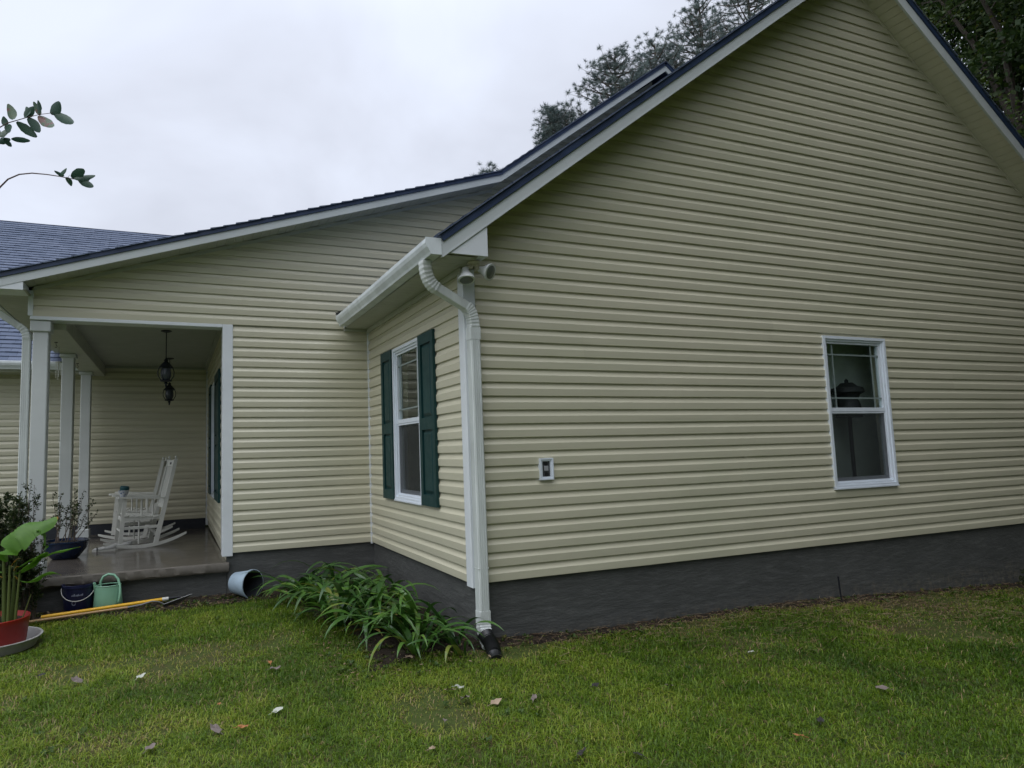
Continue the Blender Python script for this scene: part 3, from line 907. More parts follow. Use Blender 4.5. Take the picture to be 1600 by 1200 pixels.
rect_tube(ds, [(DX, DY, 2.04), (DX, DY, -0.30)], 0.086, 0.078, (1, 0, 0))
for i in range(4):   # pressed ribs on the front and left faces
    xx = DX - 0.027 + 0.018 * i
    ds.box(xx - 0.0035, xx + 0.0035, DY - 0.0455, DY - 0.0385, -0.27, 1.99)
for i in range(3):
    yy = DY - 0.022 + 0.022 * i
    ds.box(DX - 0.0490, DX - 0.0425, yy - 0.003, yy + 0.003, -0.27, 1.99)
dsp = hp('downspout', ds, M['downspout'])
hp('joint_collar', MB().bbox(DX - 0.047, DX + 0.047, DY - 0.043, DY + 0.043, 1.93, 2.035, .004), M['downspout'], dsp)
hp('joint_collar', MB().bbox(DX - 0.0455, DX + 0.0455, DY - 0.0415, DY + 0.0415, 0.125, 0.135, .002), M['downspout'], dsp)
hp('joint_collar', MB().bbox(DX - 0.047, DX + 0.047, DY - 0.043, DY + 0.041, -0.29, -0.19, .004), M['downspout'], dsp)
A_ = Vector((-0.385, -0.115, 2.535)); 
hp('elbow', rect_tube(MB(), bez(A_, (-0.385, -0.108, 2.37), (-0.285, -0.102, 2.325), 16), 0.088, 0.076, (0, 1, 0), ribs=1), M['downspout'], dsp)
hp('offset_pipe', rect_tube(MB(), [(-0.292, -0.103, 2.33), (0.0, -0.08, 2.185)], 0.08, 0.072, (0, 1, 0)), M['downspout'], dsp)
hp('elbow', rect_tube(MB(), bez((-0.03, -0.082, 2.20), (DX, -0.075, 2.16), (DX, DY, 2.03), 16), 0.086, 0.076, (0, 1, 0), ribs=1), M['downspout'], dsp)
hp('elbow', rect_tube(MB(), bez((DX, DY, -0.27), (DX, DY, -0.37), (DX - 0.02, DY - 0.13, -0.415), 12), 0.090, 0.082, (1, 0, 0), ribs=1), M['downspout'], dsp)
# downspout beside the first porch column
d2 = MB(); rect_tube(d2, [(-3.635, D + 0.12, 2.36), (-3.635, D + 0.12, -0.35)], 0.076, 0.07, (1, 0, 0))
for i in range(4): d2.box(-3.665 + i * .018, -3.661 + i * .018, D + 0.082, D + 0.0855, -0.3, 2.3)
d2 = hp('downspout', d2, M['downspout'])
hp('elbow', rect_tube(MB(), bez((-3.98, D + 0.12, 2.72), (-3.99, D + 0.12, 2.64), (-3.90, D + 0.12, 2.58), 10), 0.08, 0.07, (0, 1, 0), ribs=1), M['downspout'], d2)
hp('offset_pipe', rect_tube(MB(), [(-3.905, D + 0.12, 2.585), (-3.70, D + 0.12, 2.44)], 0.074, 0.066, (0, 1, 0)), M['downspout'], d2)
hp('elbow', rect_tube(MB(), bez((-3.71, D + 0.12, 2.447), (-3.635, D + 0.12, 2.40), (-3.635, D + 0.12, 2.31), 10), 0.08, 0.07, (0, 1, 0), ribs=1), M['downspout'], d2)

# --- windows
def window(o, ux, n, a, b, c, d, rail=1.345):
    """double-hung vinyl window in the hole a..b, c..d"""
    o = Vector(o); ux = Vector(ux); n = Vector(n); up = Vector((0, 0, 1))
    B = lambda mb, s0, s1, z0, z1, o0, o1: mb.obox(o, ux, n, up, s0, s1, o0, o1, z0, z1)
    fr = MB(); w = 0.030
    for (q, z, o0, o1, g) in ((w, 0, -0.02, 0.034, 0.0), (0.05, 0, -0.06, 0.020, w)):
        s0, s1, z0, z1 = a + g, b - g, c + g, d - g
        wd = q if g == 0.0 else 0.022
        B(fr, s0, s0 + wd, z0, z1, o0, o1); B(fr, s1 - wd, s1, z0, z1, o0, o1)
        B(fr, s0 + wd, s1 - wd, z0, z0 + wd, o0, o1); B(fr, s0 + wd, s1 - wd, z1 - wd, z1, o0, o1)
    w_ = hp('window', fr, M['winwhite'])
    g = 0.052
    # upper sash
    up_ = MB(); t = 0.024
    s0, s1 = a + g, b - g
    B(up_, s0, s0 + t, rail, d - g, -0.035, 0.006); B(up_, s1 - t, s1, rail, d - g, -0.035, 0.006)
    B(up_, s0 + t, s1 - t, d - g - t, d - g, -0.035, 0.006); B(up_, s0 + t, s1 - t, rail, rail + 0.04, -0.035, 0.006)
    hp('upper_sash', up_, M['winwhite'], w_)
    lo_ = MB()
    B(lo_, s0, s0 + t, c + g, rail - .001, -0.055, -0.022); B(lo_, s1 - t, s1, c + g, rail - .001, -0.055, -0.022)
    B(lo_, s0 + t, s1 - t, c + g, c + g + 0.05, -0.055, -0.022); B(lo_, s0 + t, s1 - t, rail - 0.03, rail - .001, -0.055, -0.022)
    hp('lower_sash', lo_, M['winwhite'], w_)
    hp('screen_frame', B(B(B(B(MB(), s0, s0 + .016, c + g, rail - .002, -0.02, 0.002), s1 - .016, s1, c + g, rail - .002, -0.02, 0.002), s0 + .016, s1 - .016, c + g, c + g + .016, -0.02, 0.002), s0 + .016, s1 - .016, rail - .02, rail - .002, -0.02, 0.002), M['winwhite'], w_)
    def quad(s0, s1, z0, z1, of): return MB().add([o + ux * s0 + n * of + up * z0, o + ux * s1 + n * of + up * z0, o + ux * s1 + n * of + up * z1, o + ux * s0 + n * of + up * z1], [(0, 1, 2, 3)])
    hp('glass_pane', B(MB(), s0 + t - .004, s1 - t + .004, rail + .036, d - g - t + .004, -0.020, -0.014), M['glass'], w_)
    hp('glass_pane', B(MB(), s0 + t - .004, s1 - t + .004, c + g + .046, rail - .028, -0.042, -0.036), M['glass'], w_)
    hp('insect_screen', quad(s0 + .012, s1 - .012, c + g + .012, rail - .01, -0.008), M['screen'], w_)
    W_ = s1 - s0 - 2 * t; H_ = d - g - t - rail - 0.04
    for f in (0.12, 0.86): 
        x = s0 + t + W_ * f; hp('muntin', B(MB(), x - .008, x + .008, rail + .04, d - g - t, -0.013, -0.008), M['muntin'], w_)
    for f in (0.15, 0.83):
        z = rail + 0.04 + H_ * f; hp('muntin', B(MB(), s0 + t, s1 - t, z - .008, z + .008, -0.0125, -0.0075), M['muntin'], w_)
    hp('window_sill', B(MB(), a, b, c - 0.012, c + 0.004, -0.0, 0.044), M['winwhite'], w_)
    return w_
window((0, 0, 0), (1, 0, 0), (0, -1, 0), *winA)
window((0, 0, 0), (0, 1, 0), (-1, 0, 0), *winB)
window((-1.66, 0, 0), (0, 1, 0), (-1, 0, 0), *winP)

def shutter(o, ux, n, a, b, c, d, mid=0.47):
    o = Vector(o); ux = Vector(ux); n = Vector(n); up = Vector((0, 0, 1))
    mb = MB(); st = 0.062
    B = lambda mb, s0, s1, z0, z1, o0, o1: mb.obox(o, ux, n, up, s0, s1, o0, o1, z0, z1)
    H = d - c; zm = c + H * mid
    B(mb, a, a + st, c, d, 0.018, 0.046); B(mb, b - st, b, c, d, 0.018, 0.046)
    B(mb, a + st, b - st, c, c + 0.10, 0.018, 0.0455); B(mb, a + st, b - st, d - 0.10, d, 0.018, 0.0455); B(mb, a + st, b - st, zm - .055, zm + .055, 0.018, 0.0455)
    B(mb, a + st, b - st, c + .1, zm - .055, 0.018, 0.026); B(mb, a + st, b - st, zm + .055, d - .10, 0.018, 0.026)
    s_ = hp('shutter', mb, M['shutter'])
    for z0, z1 in ((c + .1, zm - .055), (zm + .055, d - .1)):
        g0, g1 = 0.012, 0.042
        q = lambda g, of: [o + ux * (a + st + g) + n * of + up * (z0 + g), o + ux * (b - st - g) + n * of + up * (z0 + g), o + ux * (b - st - g) + n * of + up * (z1 - g), o + ux * (a + st + g) + n * of + up * (z1 - g)]
        pm = MB().add(q(g0, 0.0262) + q(g1, 0.040), [(4, 5, 6, 7), (0, 1, 5, 4), (1, 2, 6, 5), (2, 3, 7, 6), (3, 0, 4, 7)])
        hp('raised_panel', pm, M['shutter'], s_)
    return s_
SB = ((0, 0, 0), (0, 1, 0), (-1, 0, 0))
shutter(*SB, 0.618, 1.000, 0.55, 2.15)
shutter(*SB, 1.826, 2.190, 0.55, 2.15)
SP_ = ((-1.66, 0, 0), (0, 1, 0), (-1, 0, 0))
shutter(*SP_, 3.60, 4.47, 0.49, 2.14); shutter(*SP_, 5.47, 6.05, 0.49, 2.14)

# --- floodlight at the corner under the soffit
fl = hp('floodlight', MB().lathe([(0.0, 0.0), (0.052, 0.0), (0.055, -0.006), (0.05, -0.022), (0.03, -0.028), (0.0, -0.028)], 24, (0.02, -0.16, 2.5475)), plain('cream_plastic', (0.50, 0.47, 0.36), 0.45), smooth=True)
ML = plain('floodlight_shell', (0.60, 0.63, 0.62), 0.4, 0.1); MG = plain('floodlight_lens', (0.14, 0.16, 0.14), 0.12, 0.1)
def lamp(head, aim, arm0):
    head = Vector(head); aim = Vector(aim).normalized(); arm0 = Vector(arm0)
    Mx = aim.to_track_quat('Z', 'Y').to_matrix().to_4x4()
    hp('lamp_arm', MB().tube([arm0, arm0 + Vector((0, 0, -0.025)), head - aim * 0.075, head - aim * 0.055], 0.014, 10), fl.data.materials[0], fl, smooth=True)
    b = MB().lathe([(0.0, -0.075), (0.026, -0.072), (0.030, -0.04), (0.040, -0.020), (0.060, 0.010), (0.068, 0.030), (0.069, 0.040), (0.064, 0.041)], 28, head, M4=Mx)
    hp('lamp_head', b, ML, fl, smooth=True)
    hp('lamp_lens', MB().lathe([(0.064, 0.037), (0.05, 0.043), (0.02, 0.047), (0.0, 0.048)], 28, head, M4=Mx), MG, fl, smooth=True)
lamp((-0.060, -0.175, 2.425), (-0.10, -0.30, -1.0), (0.0, -0.16, 2.53))
lamp((0.118, -0.185, 2.475), (0.45, -0.75, -0.38), (0.045, -0.16, 2.53))

# --- recessed box on the gable wall
vb = MB()
def frame(mb, a, b, c, d, w, o0, o1):
    mb.box(a, a + w, -o1, -o0, c, d).box(b - w, b, -o1, -o0, c, d).box(a + w, b - w, -o1, -o0, c, c + w).box(a + w, b - w, -o1, -o0, d - w, d); return mb
frame(vb, 0.622, 0.752, 0.785, 0.965, 0.012, 0.004, 0.040); frame(vb, 0.634, 0.740, 0.797, 0.953, 0.014, 0.004, 0.032)
vbx = hp('outlet_box', vb, M['winwhite'])
hp('back_plate', MB().box(0.640, 0.734, -0.0195, -0.018, 0.803, 0.947), plain('dark_grey_plate', (0.05, 0.055, 0.06), 0.5), vbx)
hp('socket', MB().bbox(0.668, 0.708, -0.030, -0.0196, 0.858, 0.900, .003), plain('grey_socket', (0.28, 0.29, 0.30), 0.5), vbx)
hp('receptacle_slot', MB().lathe([(0.016, 0), (0.016, 0.006), (0.0, 0.006)], 16, (0.688, -0.0196, 0.918), M4=Matrix.Rotation(PI/2, 4, 'X')), M['dark'], vbx)
hp('receptacle_slot', MB().lathe([(0.018, 0), (0.018, 0.006), (0.0, 0.006)], 16, (0.692, -0.0196, 0.828), M4=Matrix.Rotation(PI/2, 4, 'X')), M['dark'], vbx)

# ------------------------------------------------------------------ things on and by the house
# black drain adapter under the downspout
dr = thing('drain_pipe', 'black corrugated drain pipe taking the white corner downspout into the lawn', 'drain pipe', (DX - .02, -0.2, -0.45))
pts = bez((DX - 0.018, -0.165, -0.375), (DX - 0.02, -0.26, -0.41), (DX - 0.055, -0.34, -0.44), 14) + [Vector((DX - 0.075, -0.40, -0.455)), Vector((DX - 0.09, -0.46, -0.475))]
MBK = plain('black_corrugated_plastic', (0.012, 0.013, 0.014), 0.38, 0.2)
pp = []; rr = []
for i in range(len(pts) - 1):
    for t in (0, .5): pp.append(pts[i].lerp(pts[i + 1], t)); rr.append(0.043 if t == 0 else 0.056)
part('corrugated_pipe', MB().tube(pp, rr, 18), MBK, dr, smooth=True, world=True)
part('adapter_mouth', MB().tube([(DX - .02, -0.135, -0.355), (DX - .018, -0.20, -0.40)], [0.062, 0.052], 18), MBK, dr, smooth=True, world=True)

# iron rod by the foundation
rod = thing('ground_rod', 'thin dark metal rod standing in the grass against the gable foundation', 'rod', (3.96, -0.10, -0.53))
part('rod', MB().tube([(3.962, -0.09, -0.62), (3.955, -0.075, -0.30)], 0.008, 8), M['black'], rod, world=True)

# lanterns hanging from the porch ceiling
def lantern(name, label, loc, rod_l, group):
    t = thing(name, label, 'lantern', loc, 0, group)
    z = 0.0
    part('canopy', MB().lathe([(0.0, 0.0), (0.062, 0.0), (0.064, -0.008), (0.03, -0.020), (0.0, -0.022)], 20), M['iron'], t, smooth=True)
    part('stem', MB().tube([(0, 0, -0.01), (0, 0, -rod_l)], 0.006, 6), M['iron'], t)
    h = -rod_l
    part('roof_cap', MB().lathe([(0.0, h + .02), (0.012, h + .01), (0.03, h - .01), (0.018, h - .02), (0.045, h - .045), (0.075, h - 0.085), (0.088, h - 0.10), (0.080, h - 0.105)], 16), M['iron'], t, smooth=True)
    gl = M['lantern_glass']
    part('glass_body', MB().lathe([(0.052, h - .105), (0.062, h - .16), (0.06, h - .20), (0.045, h - .245), (0.02, h - .27)], 12), gl, t, smooth=True)
    for k in range(6):
        a = k * PI / 3
        part('cage_rib', MB().tube([(math.cos(a) * r, math.sin(a) * r, h - q) for r, q in ((.078, .10), (.092, .15), (.088, .20), (.06, .245), (.035, .27))], 0.006, 5), M['iron'], t)
    part('bottom_ring', MB().lathe([(0.066, h - .252), (0.072, h - .258), (0.066, h - .266), (0.03, h - .275), (0.0, h - .275)], 16), M['iron'], t, smooth=True)
    part('finial', MB().lathe([(0.012, h - .272), (0.024, h - .29), (0.010, h - .305), (0.014, h - .32), (0.0, h - .345)], 12), M['iron'], t, smooth=True)
    return t
lantern('porch_lantern', 'larger black caged lantern on a long stem, nearest in the porch', (-2.309, 3.67, 2.60), 0.355, 'lanterns hanging in the porch')
lantern('porch_lantern', 'second black lantern hanging lower and deeper in the porch, behind the first', (-2.285, 6.0, 2.60), 0.395, 'lanterns hanging in the porch')

# hooks and a wind chime under the beam
def hook(loc, label):
    t = thing('plant_hook', label, 'hook', loc, 0, 'hooks under the porch beam')
    part('plate', MB().lathe([(0.0, 0), (0.018, 0), (0.018, -.006), (0, -.006)], 10), M['black'], t)
    part('hook', MB().tube([(0, 0, 0), (0, 0, -.03), (.008, 0, -.038), (.011, 0, -.052), (.002, 0, -.062), (-.009, 0, -.056)], 0.003, 6), M['black'], t, smooth=True)
hook((-3.50, 3.75, 2.429), 'small black hook under the porch beam between first and second columns')
hook((-3.50, 5.55, 2.429), 'small black hook under the porch beam between second and third columns')
wc = thing('wind_chime', 'thin wind chime hanging from the porch beam beside the second column', 'wind chime', (-3.52, 4.1, 2.429))
part('cord', MB().tube([(0, 0, 0), (0, 0, -.28)], 0.002, 4), M['black'], wc)
part('disc', MB().lathe([(0, -.18), (.035, -.18), (.035, -.19), (0, -.19)], 12), M['chair'], wc)
for k in range(4):
    part('chime_tube', MB().tube([(.025 * math.cos(k * 1.57), .025 * math.sin(k * 1.57), -.19), (.025 * math.cos(k * 1.57), .025 * math.sin(k * 1.57), -.34 - .02 * k)], 0.004, 6), M['chair'], wc)

# rocking chairs
def slab_z(y): return zs0 + (zs1 - zs0) * (y - D) / (YR - D)
def rocking_chair(label, loc, rz, group):
    """faces -x; z = 0 is the slab"""
    t = thing('rocking_chair', label, 'rocking chair', loc, rz, group)
    H = 0.275
    def arc(x):  # rocker underside
        R_ = 1.25; x0 = -0.06
        return R_ - math.sqrt(R_ * R_ - (x - x0) ** 2)
    for s in (-1, 1):
        y = s * H; mb = MB(); n_ = 16; V = []
        for i in range(n_ + 1):
            x = -0.50 + 1.02 * i / n_
            for dy in (-.013, .013):
                V += [(x, y + dy, arc(x)), (x, y + dy, arc(x) + 0.042 - 0.016 * abs(2 * i / n_ - 1) ** 3)]
        F = []
        for i in range(n_):
            a = i * 4; b = a + 4
            F += [(a, a + 1, b + 1, b), (a + 2, b + 2, b + 3, a + 3), (a + 1, a + 3, b + 3, b + 1), (a, b, b + 2, a + 2)]
        F += [(0, 2, 3, 1), (n_ * 4, n_ * 4 + 1, n_ * 4 + 3, n_ * 4 + 2)]
        part('rocker', MB().add(V, F), M['chair'], t)
        # front leg, back post
        part('front_leg', MB().add([(x, y + dy, z) for (x, z) in ((-.325, .08), (-.275, .08), (-.225, .665), (-.275, .665)) for dy in (-.02, .02)],
             [(0, 2, 4, 6), (1, 7, 5, 3), (0, 1, 3, 2), (2, 3, 5, 4), (4, 5, 7, 6), (6, 7, 1, 0)]), M['chair'], t)
        bp = [((.10), .045), (.16, .045), (.40, 1.16), (.355, 1.16)]
        part('back_post', MB().add([(x, y + dy, z) for (x, z) in bp for dy in (-.019, .019)],
             [(0, 2, 4, 6), (1, 7, 5, 3), (0, 1, 3, 2), (2, 3, 5, 4), (4, 5, 7, 6), (6, 7, 1, 0)]), M['chair'], t)
        part('finial', MB().lathe([(0.010, 0), (0.010, .014), (0.017, .028), (0.012, .044), (0.0, .05)], 10, (0.378, y, 1.158)), M['chair'], t, smooth=True)
        # arm, tapering to the back
        arm = [(-.36, -.045), (-.33, -.058), (-.18, -.056), (.05, -.032), (.255, -.022), (.255, .022), (.05, .032), (-.18, .056), (-.33, .058), (-.36, .045)]
        part('arm', MB().prism(arm, lambda a, b, q, y=y: (a, y + b, q - 0.06 * (a + .36)), .665, .688), M['chair'], t)
        part('side_rail', MB().bbox(-.262, .17, y - .015, y + .015, .25, .29), M['chair'], t)
        part('side_rail', MB().bbox(-.27, .185, y - .016, y + .016, .365, .42), M['chair'], t)
        part('arm_spindle', MB().tube([(-.05, y, .42), (-.05, y, .645)], 0.013, 8), M['chair'], t, smooth=True)
        part('arm_spindle', MB().tube([(.09, y, .42), (.09, y, .637)], 0.013, 8), M['chair'], t, smooth=True)
        part('lower_spindle', MB().tube([(-.08, y, .06), (-.08, y, .365)], 0.011, 8), M['chair'], t, smooth=True)
    for k in range(6):
        x = -.235 + k * .072
        part('seat_slat', MB().bbox(x - .03, x + .03, -H - .03, H + .03, .420 - .012 * k * .5, .438 - .012 * k * .5, .004), M['chair'], t)
    part('front_rail', MB().bbox(-.285, -.258, -H, H, .35, .40), M['chair'], t)
    part('front_stretcher', MB().tube([(-.29, -H, .22), (-.29, H, .22)], .013, 8), M['chair'], t)
    part('rear_stretcher', MB().bbox(.13, .155, -H, H, .16, .20), M['chair'], t)
    def bx(z): return .13 + (z - .045) * (.2475 / 1.115) + .0
    for z, h in ((1.06, .085), (.50, .05)):
        part('back_rail', MB().add([(bx(zz) + dx, yy, zz) for zz in (z, z + h) for dx in (-.010, .012) for yy in (-H, H)],
             [(0, 1, 3, 2), (4, 6, 7, 5), (0, 4, 5, 1), (2, 3, 7, 6), (0, 2, 6, 4), (1, 5, 7, 3)]), M['chair'], t)
    part('nameplate', MB().add([(bx(zz) + .0 - .0115, yy, zz) for zz in (1.085, 1.115) for yy in (-.06, .06)], [(0, 1, 3, 2)]), M['dark'], t)
    for k in range(6):
        y = -.20 + k * .08
        part('back_slat', MB().add([(bx(zz) + dx, y + dy, zz) for zz in (.54, 1.07) for dx in (-.007, .007) for dy in (-.024, .024)],
             [(0, 1, 3, 2), (4, 6, 7, 5), (0, 4, 5, 1), (2, 3, 7, 6), (0, 2, 6, 4), (1, 5, 7, 3)]), M['chair'], t)
    return t
ch1 = rocking_chair('nearer white wooden rocking chair on the porch with a bowl on its arm', (-2.60, 5.05, slab_z(5.0) + 0.001), math.radians(9), 'white rocking chairs on the porch')
dup(ch1, (-2.72, 6.25, slab_z(6.2) + 0.001), math.radians(-4), 'farther white wooden rocking chair, mostly hidden behind the nearer one', 'white rocking chairs on the porch')

# bowl and cap on the arm
_a = Matrix.Rotation(math.radians(9), 3, 'Z') @ Vector((-.27, -.275, 0))
bo = thing('bowl', 'small white bowl with blue pattern on the arm of the rocking chair', 'bowl', (-2.60 + _a.x, 5.05 + _a.y, slab_z(5.0) + 0.689 - .004))
bm = Mt('blue_pattern_china', 0.2, 0.5)
w1 = bm.n('ShaderNodeTexVoronoi'); w1.inputs['Scale'].default_value = 38; bm.l(bm.tc.outputs['Object'], w1.inputs['Vector'])
bm.color(bm.ramp(w1.outputs['Distance'], [(0.25, (0.05, 0.10, 0.22)), (0.42, (0.5, 0.53, 0.56))]))
part('bowl', MB().lathe([(0.0, 0.0), (0.035, 0.0), (0.038, 0.008), (0.058, 0.045), (0.068, 0.085), (0.064, 0.085), (0.052, 0.045), (0.0, 0.02)], 24), bm.m, bo, smooth=True)
cp = tag(part('cloth', MB().lathe([(0.0, 0.0), (0.045, 0.0), (0.056, 0.02), (0.058, 0.055), (0.05, 0.075), (0.0, 0.08)], 18), plain('teal_cloth', (0.006, 0.06, 0.07), 0.7)), 'dark teal rolled cloth stuffed in the bowl on the chair arm', 'cloth')
cp.location = bo.location + Vector((0.006, 0, 0.062)); cp.rotation_euler = (0.12, 0.1, 0.3)

# white shoes on the slab
def shoe(loc, rz, label):
    t = thing('shoe', label, 'shoe', loc, rz, 'white shoes on the porch slab')
    V = []; n_ = 14; rings = 10
    for i in range(rings + 1):
        x = -0.145 + 0.29 * i / rings
        w = 0.046 * math.sqrt(max(0.02, 1 - (2 * i / rings - 1) ** 4)); h = 0.045 + 0.055 * max(0, (i / rings - .25)) ** .8 if i else 0.03
        for k in range(n_):
            a = 2 * PI * k / n_
            V.append((x, w * math.cos(a), max(0.0, 0.5 * h + 0.5 * h * math.sin(a))))
    F = [(i * n_ + k, i * n_ + (k + 1) % n_, (i + 1) * n_ + (k + 1) % n_, (i + 1) * n_ + k) for i in range(rings) for k in range(n_)] + [tuple(range(n_ - 1, -1, -1)), tuple(rings * n_ + k for k in range(n_))]
    part('upper', MB().add(V, F), plain('white_canvas', (0.45, 0.46, 0.44), 0.7), t, smooth=True)
    part('sole', MB().prism([(-.15, -.02), (-.10, -.045), (.12, -.042), (.15, -.02), (.15, .02), (.12, .042), (-.10, .045), (-.15, .02)], lambda a, b, q: (a, b, q), 0.0, 0.018), M['chair'], t)
    part('toe_band', MB().box(-.098, -.088, -.047, .047, .002, .052), M['black'], t)
shoe((-3.03, 4.72, slab_z(4.8) + 0.001), 0.12, 'nearer white shoe with a dark band beside the rocker tip')
shoe((-2.86, 4.90, slab_z(4.9) + 0.001), 0.30, 'second white shoe, tucked under the front leg of the rocking chair')

# watering can
wcan = thing('watering_can', 'mint green plastic watering can with loop handle in the bed by the porch', 'watering can', (-2.815, 2.665, -0.452), math.radians(10))
MW = plain('mint_green_plastic', (0.20, 0.40, 0.27), 0.38, 0.08)
part('body', MB().lathe([(0.0, 0.0), (0.130, 0.0), (0.137, 0.012), (0.130, 0.12), (0.118, 0.235), (0.116, 0.242), (0.108, 0.236), (0.118, 0.12), (0.120, 0.03), (0.0, 0.03)], 32, sy=0.78), MW, wcan, smooth=True)
part('handle', MB().tube([(-.065, 0, .236), (-.070, 0, .285), (-.045, 0, .335), (.0, -.0, .353), (.05, -.01, .342), (.085, -.03, .30), (.10, -.055, .24), (.10, -.085, .17), (.09, -.105, .11), (.085, -.10, .085)], [.013, .012, .012, .013, .013, .013, .013, .013, .012, .010], 10), MW, wcan, smooth=True)
part('spout', MB().tube([(-.09, .01, .10), (-.112, .0, .21), (-.128, -.005, .285)], [.024, .017, .014], 12), MW, wcan, smooth=True)
part('top_guard', MB().lathe([(0.117, 0.241), (0.123, 0.246), (0.117, 0.252), (0.104, 0.247), (0.108, 0.241)], 32, sy=0.78), MW, wcan, smooth=True)

# navy bucket
bk = thing('bucket', 'navy blue plastic bucket with faded white print beside the watering can', 'bucket', (-3.07, 2.56, -0.455), 0)
MN = plain('navy_plastic', (0.006, 0.009, 0.045), 0.4, 0.15)
bk.location = (-3.085, 2.70, -0.455)
part('body', MB().lathe([(0.0, 0.0), (0.118, 0.0), (0.125, 0.01), (0.142, 0.255), (0.149, 0.258), (0.149, 0.285), (0.141, 0.287), (0.138, 0.25), (0.118, 0.02), (0.0, 0.02)], 32), MN, bk, smooth=True)
part('handle', MB().tube([(0.15 * math.cos(a), -0.152 * abs(math.sin(a)) ** .8, 0.25 - 0.11 * math.sin(a)) for a in [PI * i / 14 for i in range(15)]], 0.003, 6), M['chair'], bk)
MP = plain('faded_white_print', (0.20, 0.22, 0.30), 0.6, 0.5, 60)
def on_cyl(a, z): 
    r_ = 0.125 + 0.017 * z / 0.245 + 0.0012
    return (r_ * math.cos(a), r_ * math.sin(a), z)
pm = MB()
for i in range(9):     # one illegible line of print, above a small round mark
    a0 = -1.90 + i * 0.085; h = 0.012 + 0.010 * ((i * 7) % 3) / 2
    pm.add([on_cyl(a0, .185), on_cyl(a0 + .06, .185), on_cyl(a0 + .06, .185 + h), on_cyl(a0, .185 + h)], [(0, 1, 2, 3)])
for k in range(14):
    a = 2 * PI * k / 14; b = 2 * PI * (k + 1) / 14
    pm.add([on_cyl(-1.75 + .14 * math.cos(a), .12 + .024 * math.sin(a)), on_cyl(-1.75 + .14 * math.cos(b), .12 + .024 * math.sin(b)), on_cyl(-1.75 + .10 * math.cos(b), .12 + .016 * math.sin(b)), on_cyl(-1.75 + .10 * math.cos(a), .12 + .016 * math.sin(a))], [(0, 1, 2, 3)])
part('print', pm, MP, bk)

# pale blue pot lying on its side
pt = thing('flower_pot', 'pale blue flower pot lying on its side by the porch corner', 'flower pot', (-1.50, 2.56, -0.45))
ax = Vector((0.60, -0.78, 0.03)).normalized()
MPB = plain('pale_blue_glaze', (0.34, 0.44, 0.52), 0.4, 0.12, 10)
Mx = ax.to_track_quat('Z', 'Y').to_matrix().to_4x4()
part('pot', MB().lathe([(0.0, -0.13), (0.105, -0.13), (0.112, -0.12), (0.142, 0.10), (0.150, 0.105), (0.151, 0.13), (0.143, 0.132)], 32, (0, 0, 0.150), M4=Mx, cap=False), MPB, pt, smooth=True)
part('inner_wall', MB().lathe([(0.143, 0.131), (0.136, 0.10), (0.104, -0.10), (0.0, -0.10)], 32, (0, 0, 0.150), M4=Mx, cap=False), plain('dark_pot_inside', (0.015, 0.018, 0.022), 0.8), pt, smooth=True)

# long-handled tools on the ground
t1 = thing('garden_pole', 'long yellow fibreglass-handled tool lying in the bed in front of the watering can', 'garden tool', (-2.8, 2.45, -0.42))
ya = Vector((-3.36, 2.42, -0.405)); yb = Vector((-2.30, 2.58, -0.385)); yd = (yb - ya).normalized()
part('handle', MB().tube([ya, yb], [0.0165, 0.0185], 12), plain('yellow_fibreglass', (0.72, 0.40, 0.015), 0.35, 0.1), t1, smooth=True, world=True)
part('ferrule', MB().tube([yb - yd * .01, yb + yd * .05], [0.0195, 0.0175], 12), M['chair'], t1, smooth=True, world=True)
part('socket', MB().tube([yb + yd * .05, yb + yd * .17], [0.014, 0.009], 10), M['black'], t1, smooth=True, world=True)
t2 = thing('garden_hoe', 'thin tan wooden-handled hoe with curved steel neck lying below the yellow handle', 'garden tool', (-2.8, 2.36, -0.43))
ta = Vector((-3.62, 2.33, -0.425)); tb = Vector((-2.62, 2.42, -0.395)); 
part('handle', MB().tube([ta, tb], [0.013, 0.011], 10), plain('tan_wood_handle', (0.42, 0.27, 0.13), 0.6, 0.15, 20), t2, smooth=True, world=True)
part('neck', MB().tube([tb, (-2.50, 2.43, -0.385), (-2.40, 2.44, -0.365), (-2.345, 2.45, -0.375), (-2.29, 2.46, -0.41)], [.009, .008, .007, .007, .008], 8), plain('grey_steel', (0.28, 0.29, 0.29), 0.35, 0.1, metal=0.7), t2, smooth=True, world=True)
bl = MB(); c0 = Vector((-2.29, 2.46, -0.415)); u_ = Vector((0.95, 0.28, 0.22)).normalized(); v_ = Vector((-0.1, 0.5, -0.6)).normalized(); n_ = u_.cross(v_).normalized() * 0.003
q = [c0 - v_ * .012, c0 + u_ * .28 - v_ * .006, c0 + u_ * .29, c0 + u_ * .20 + v_ * .05, c0 + v_ * .065]
bl.add([p - n_ for p in q] + [p + n_ for p in q], [(4, 3, 2, 1, 0), (5, 6, 7, 8, 9)] + [(i, (i + 1) % 5, 5 + (i + 1) % 5, 5 + i) for i in range(5)])
part('blade', bl, plain('worn_steel_blade', (0.16, 0.165, 0.16), 0.4, 0.3, metal=0.5), t2, world=True)

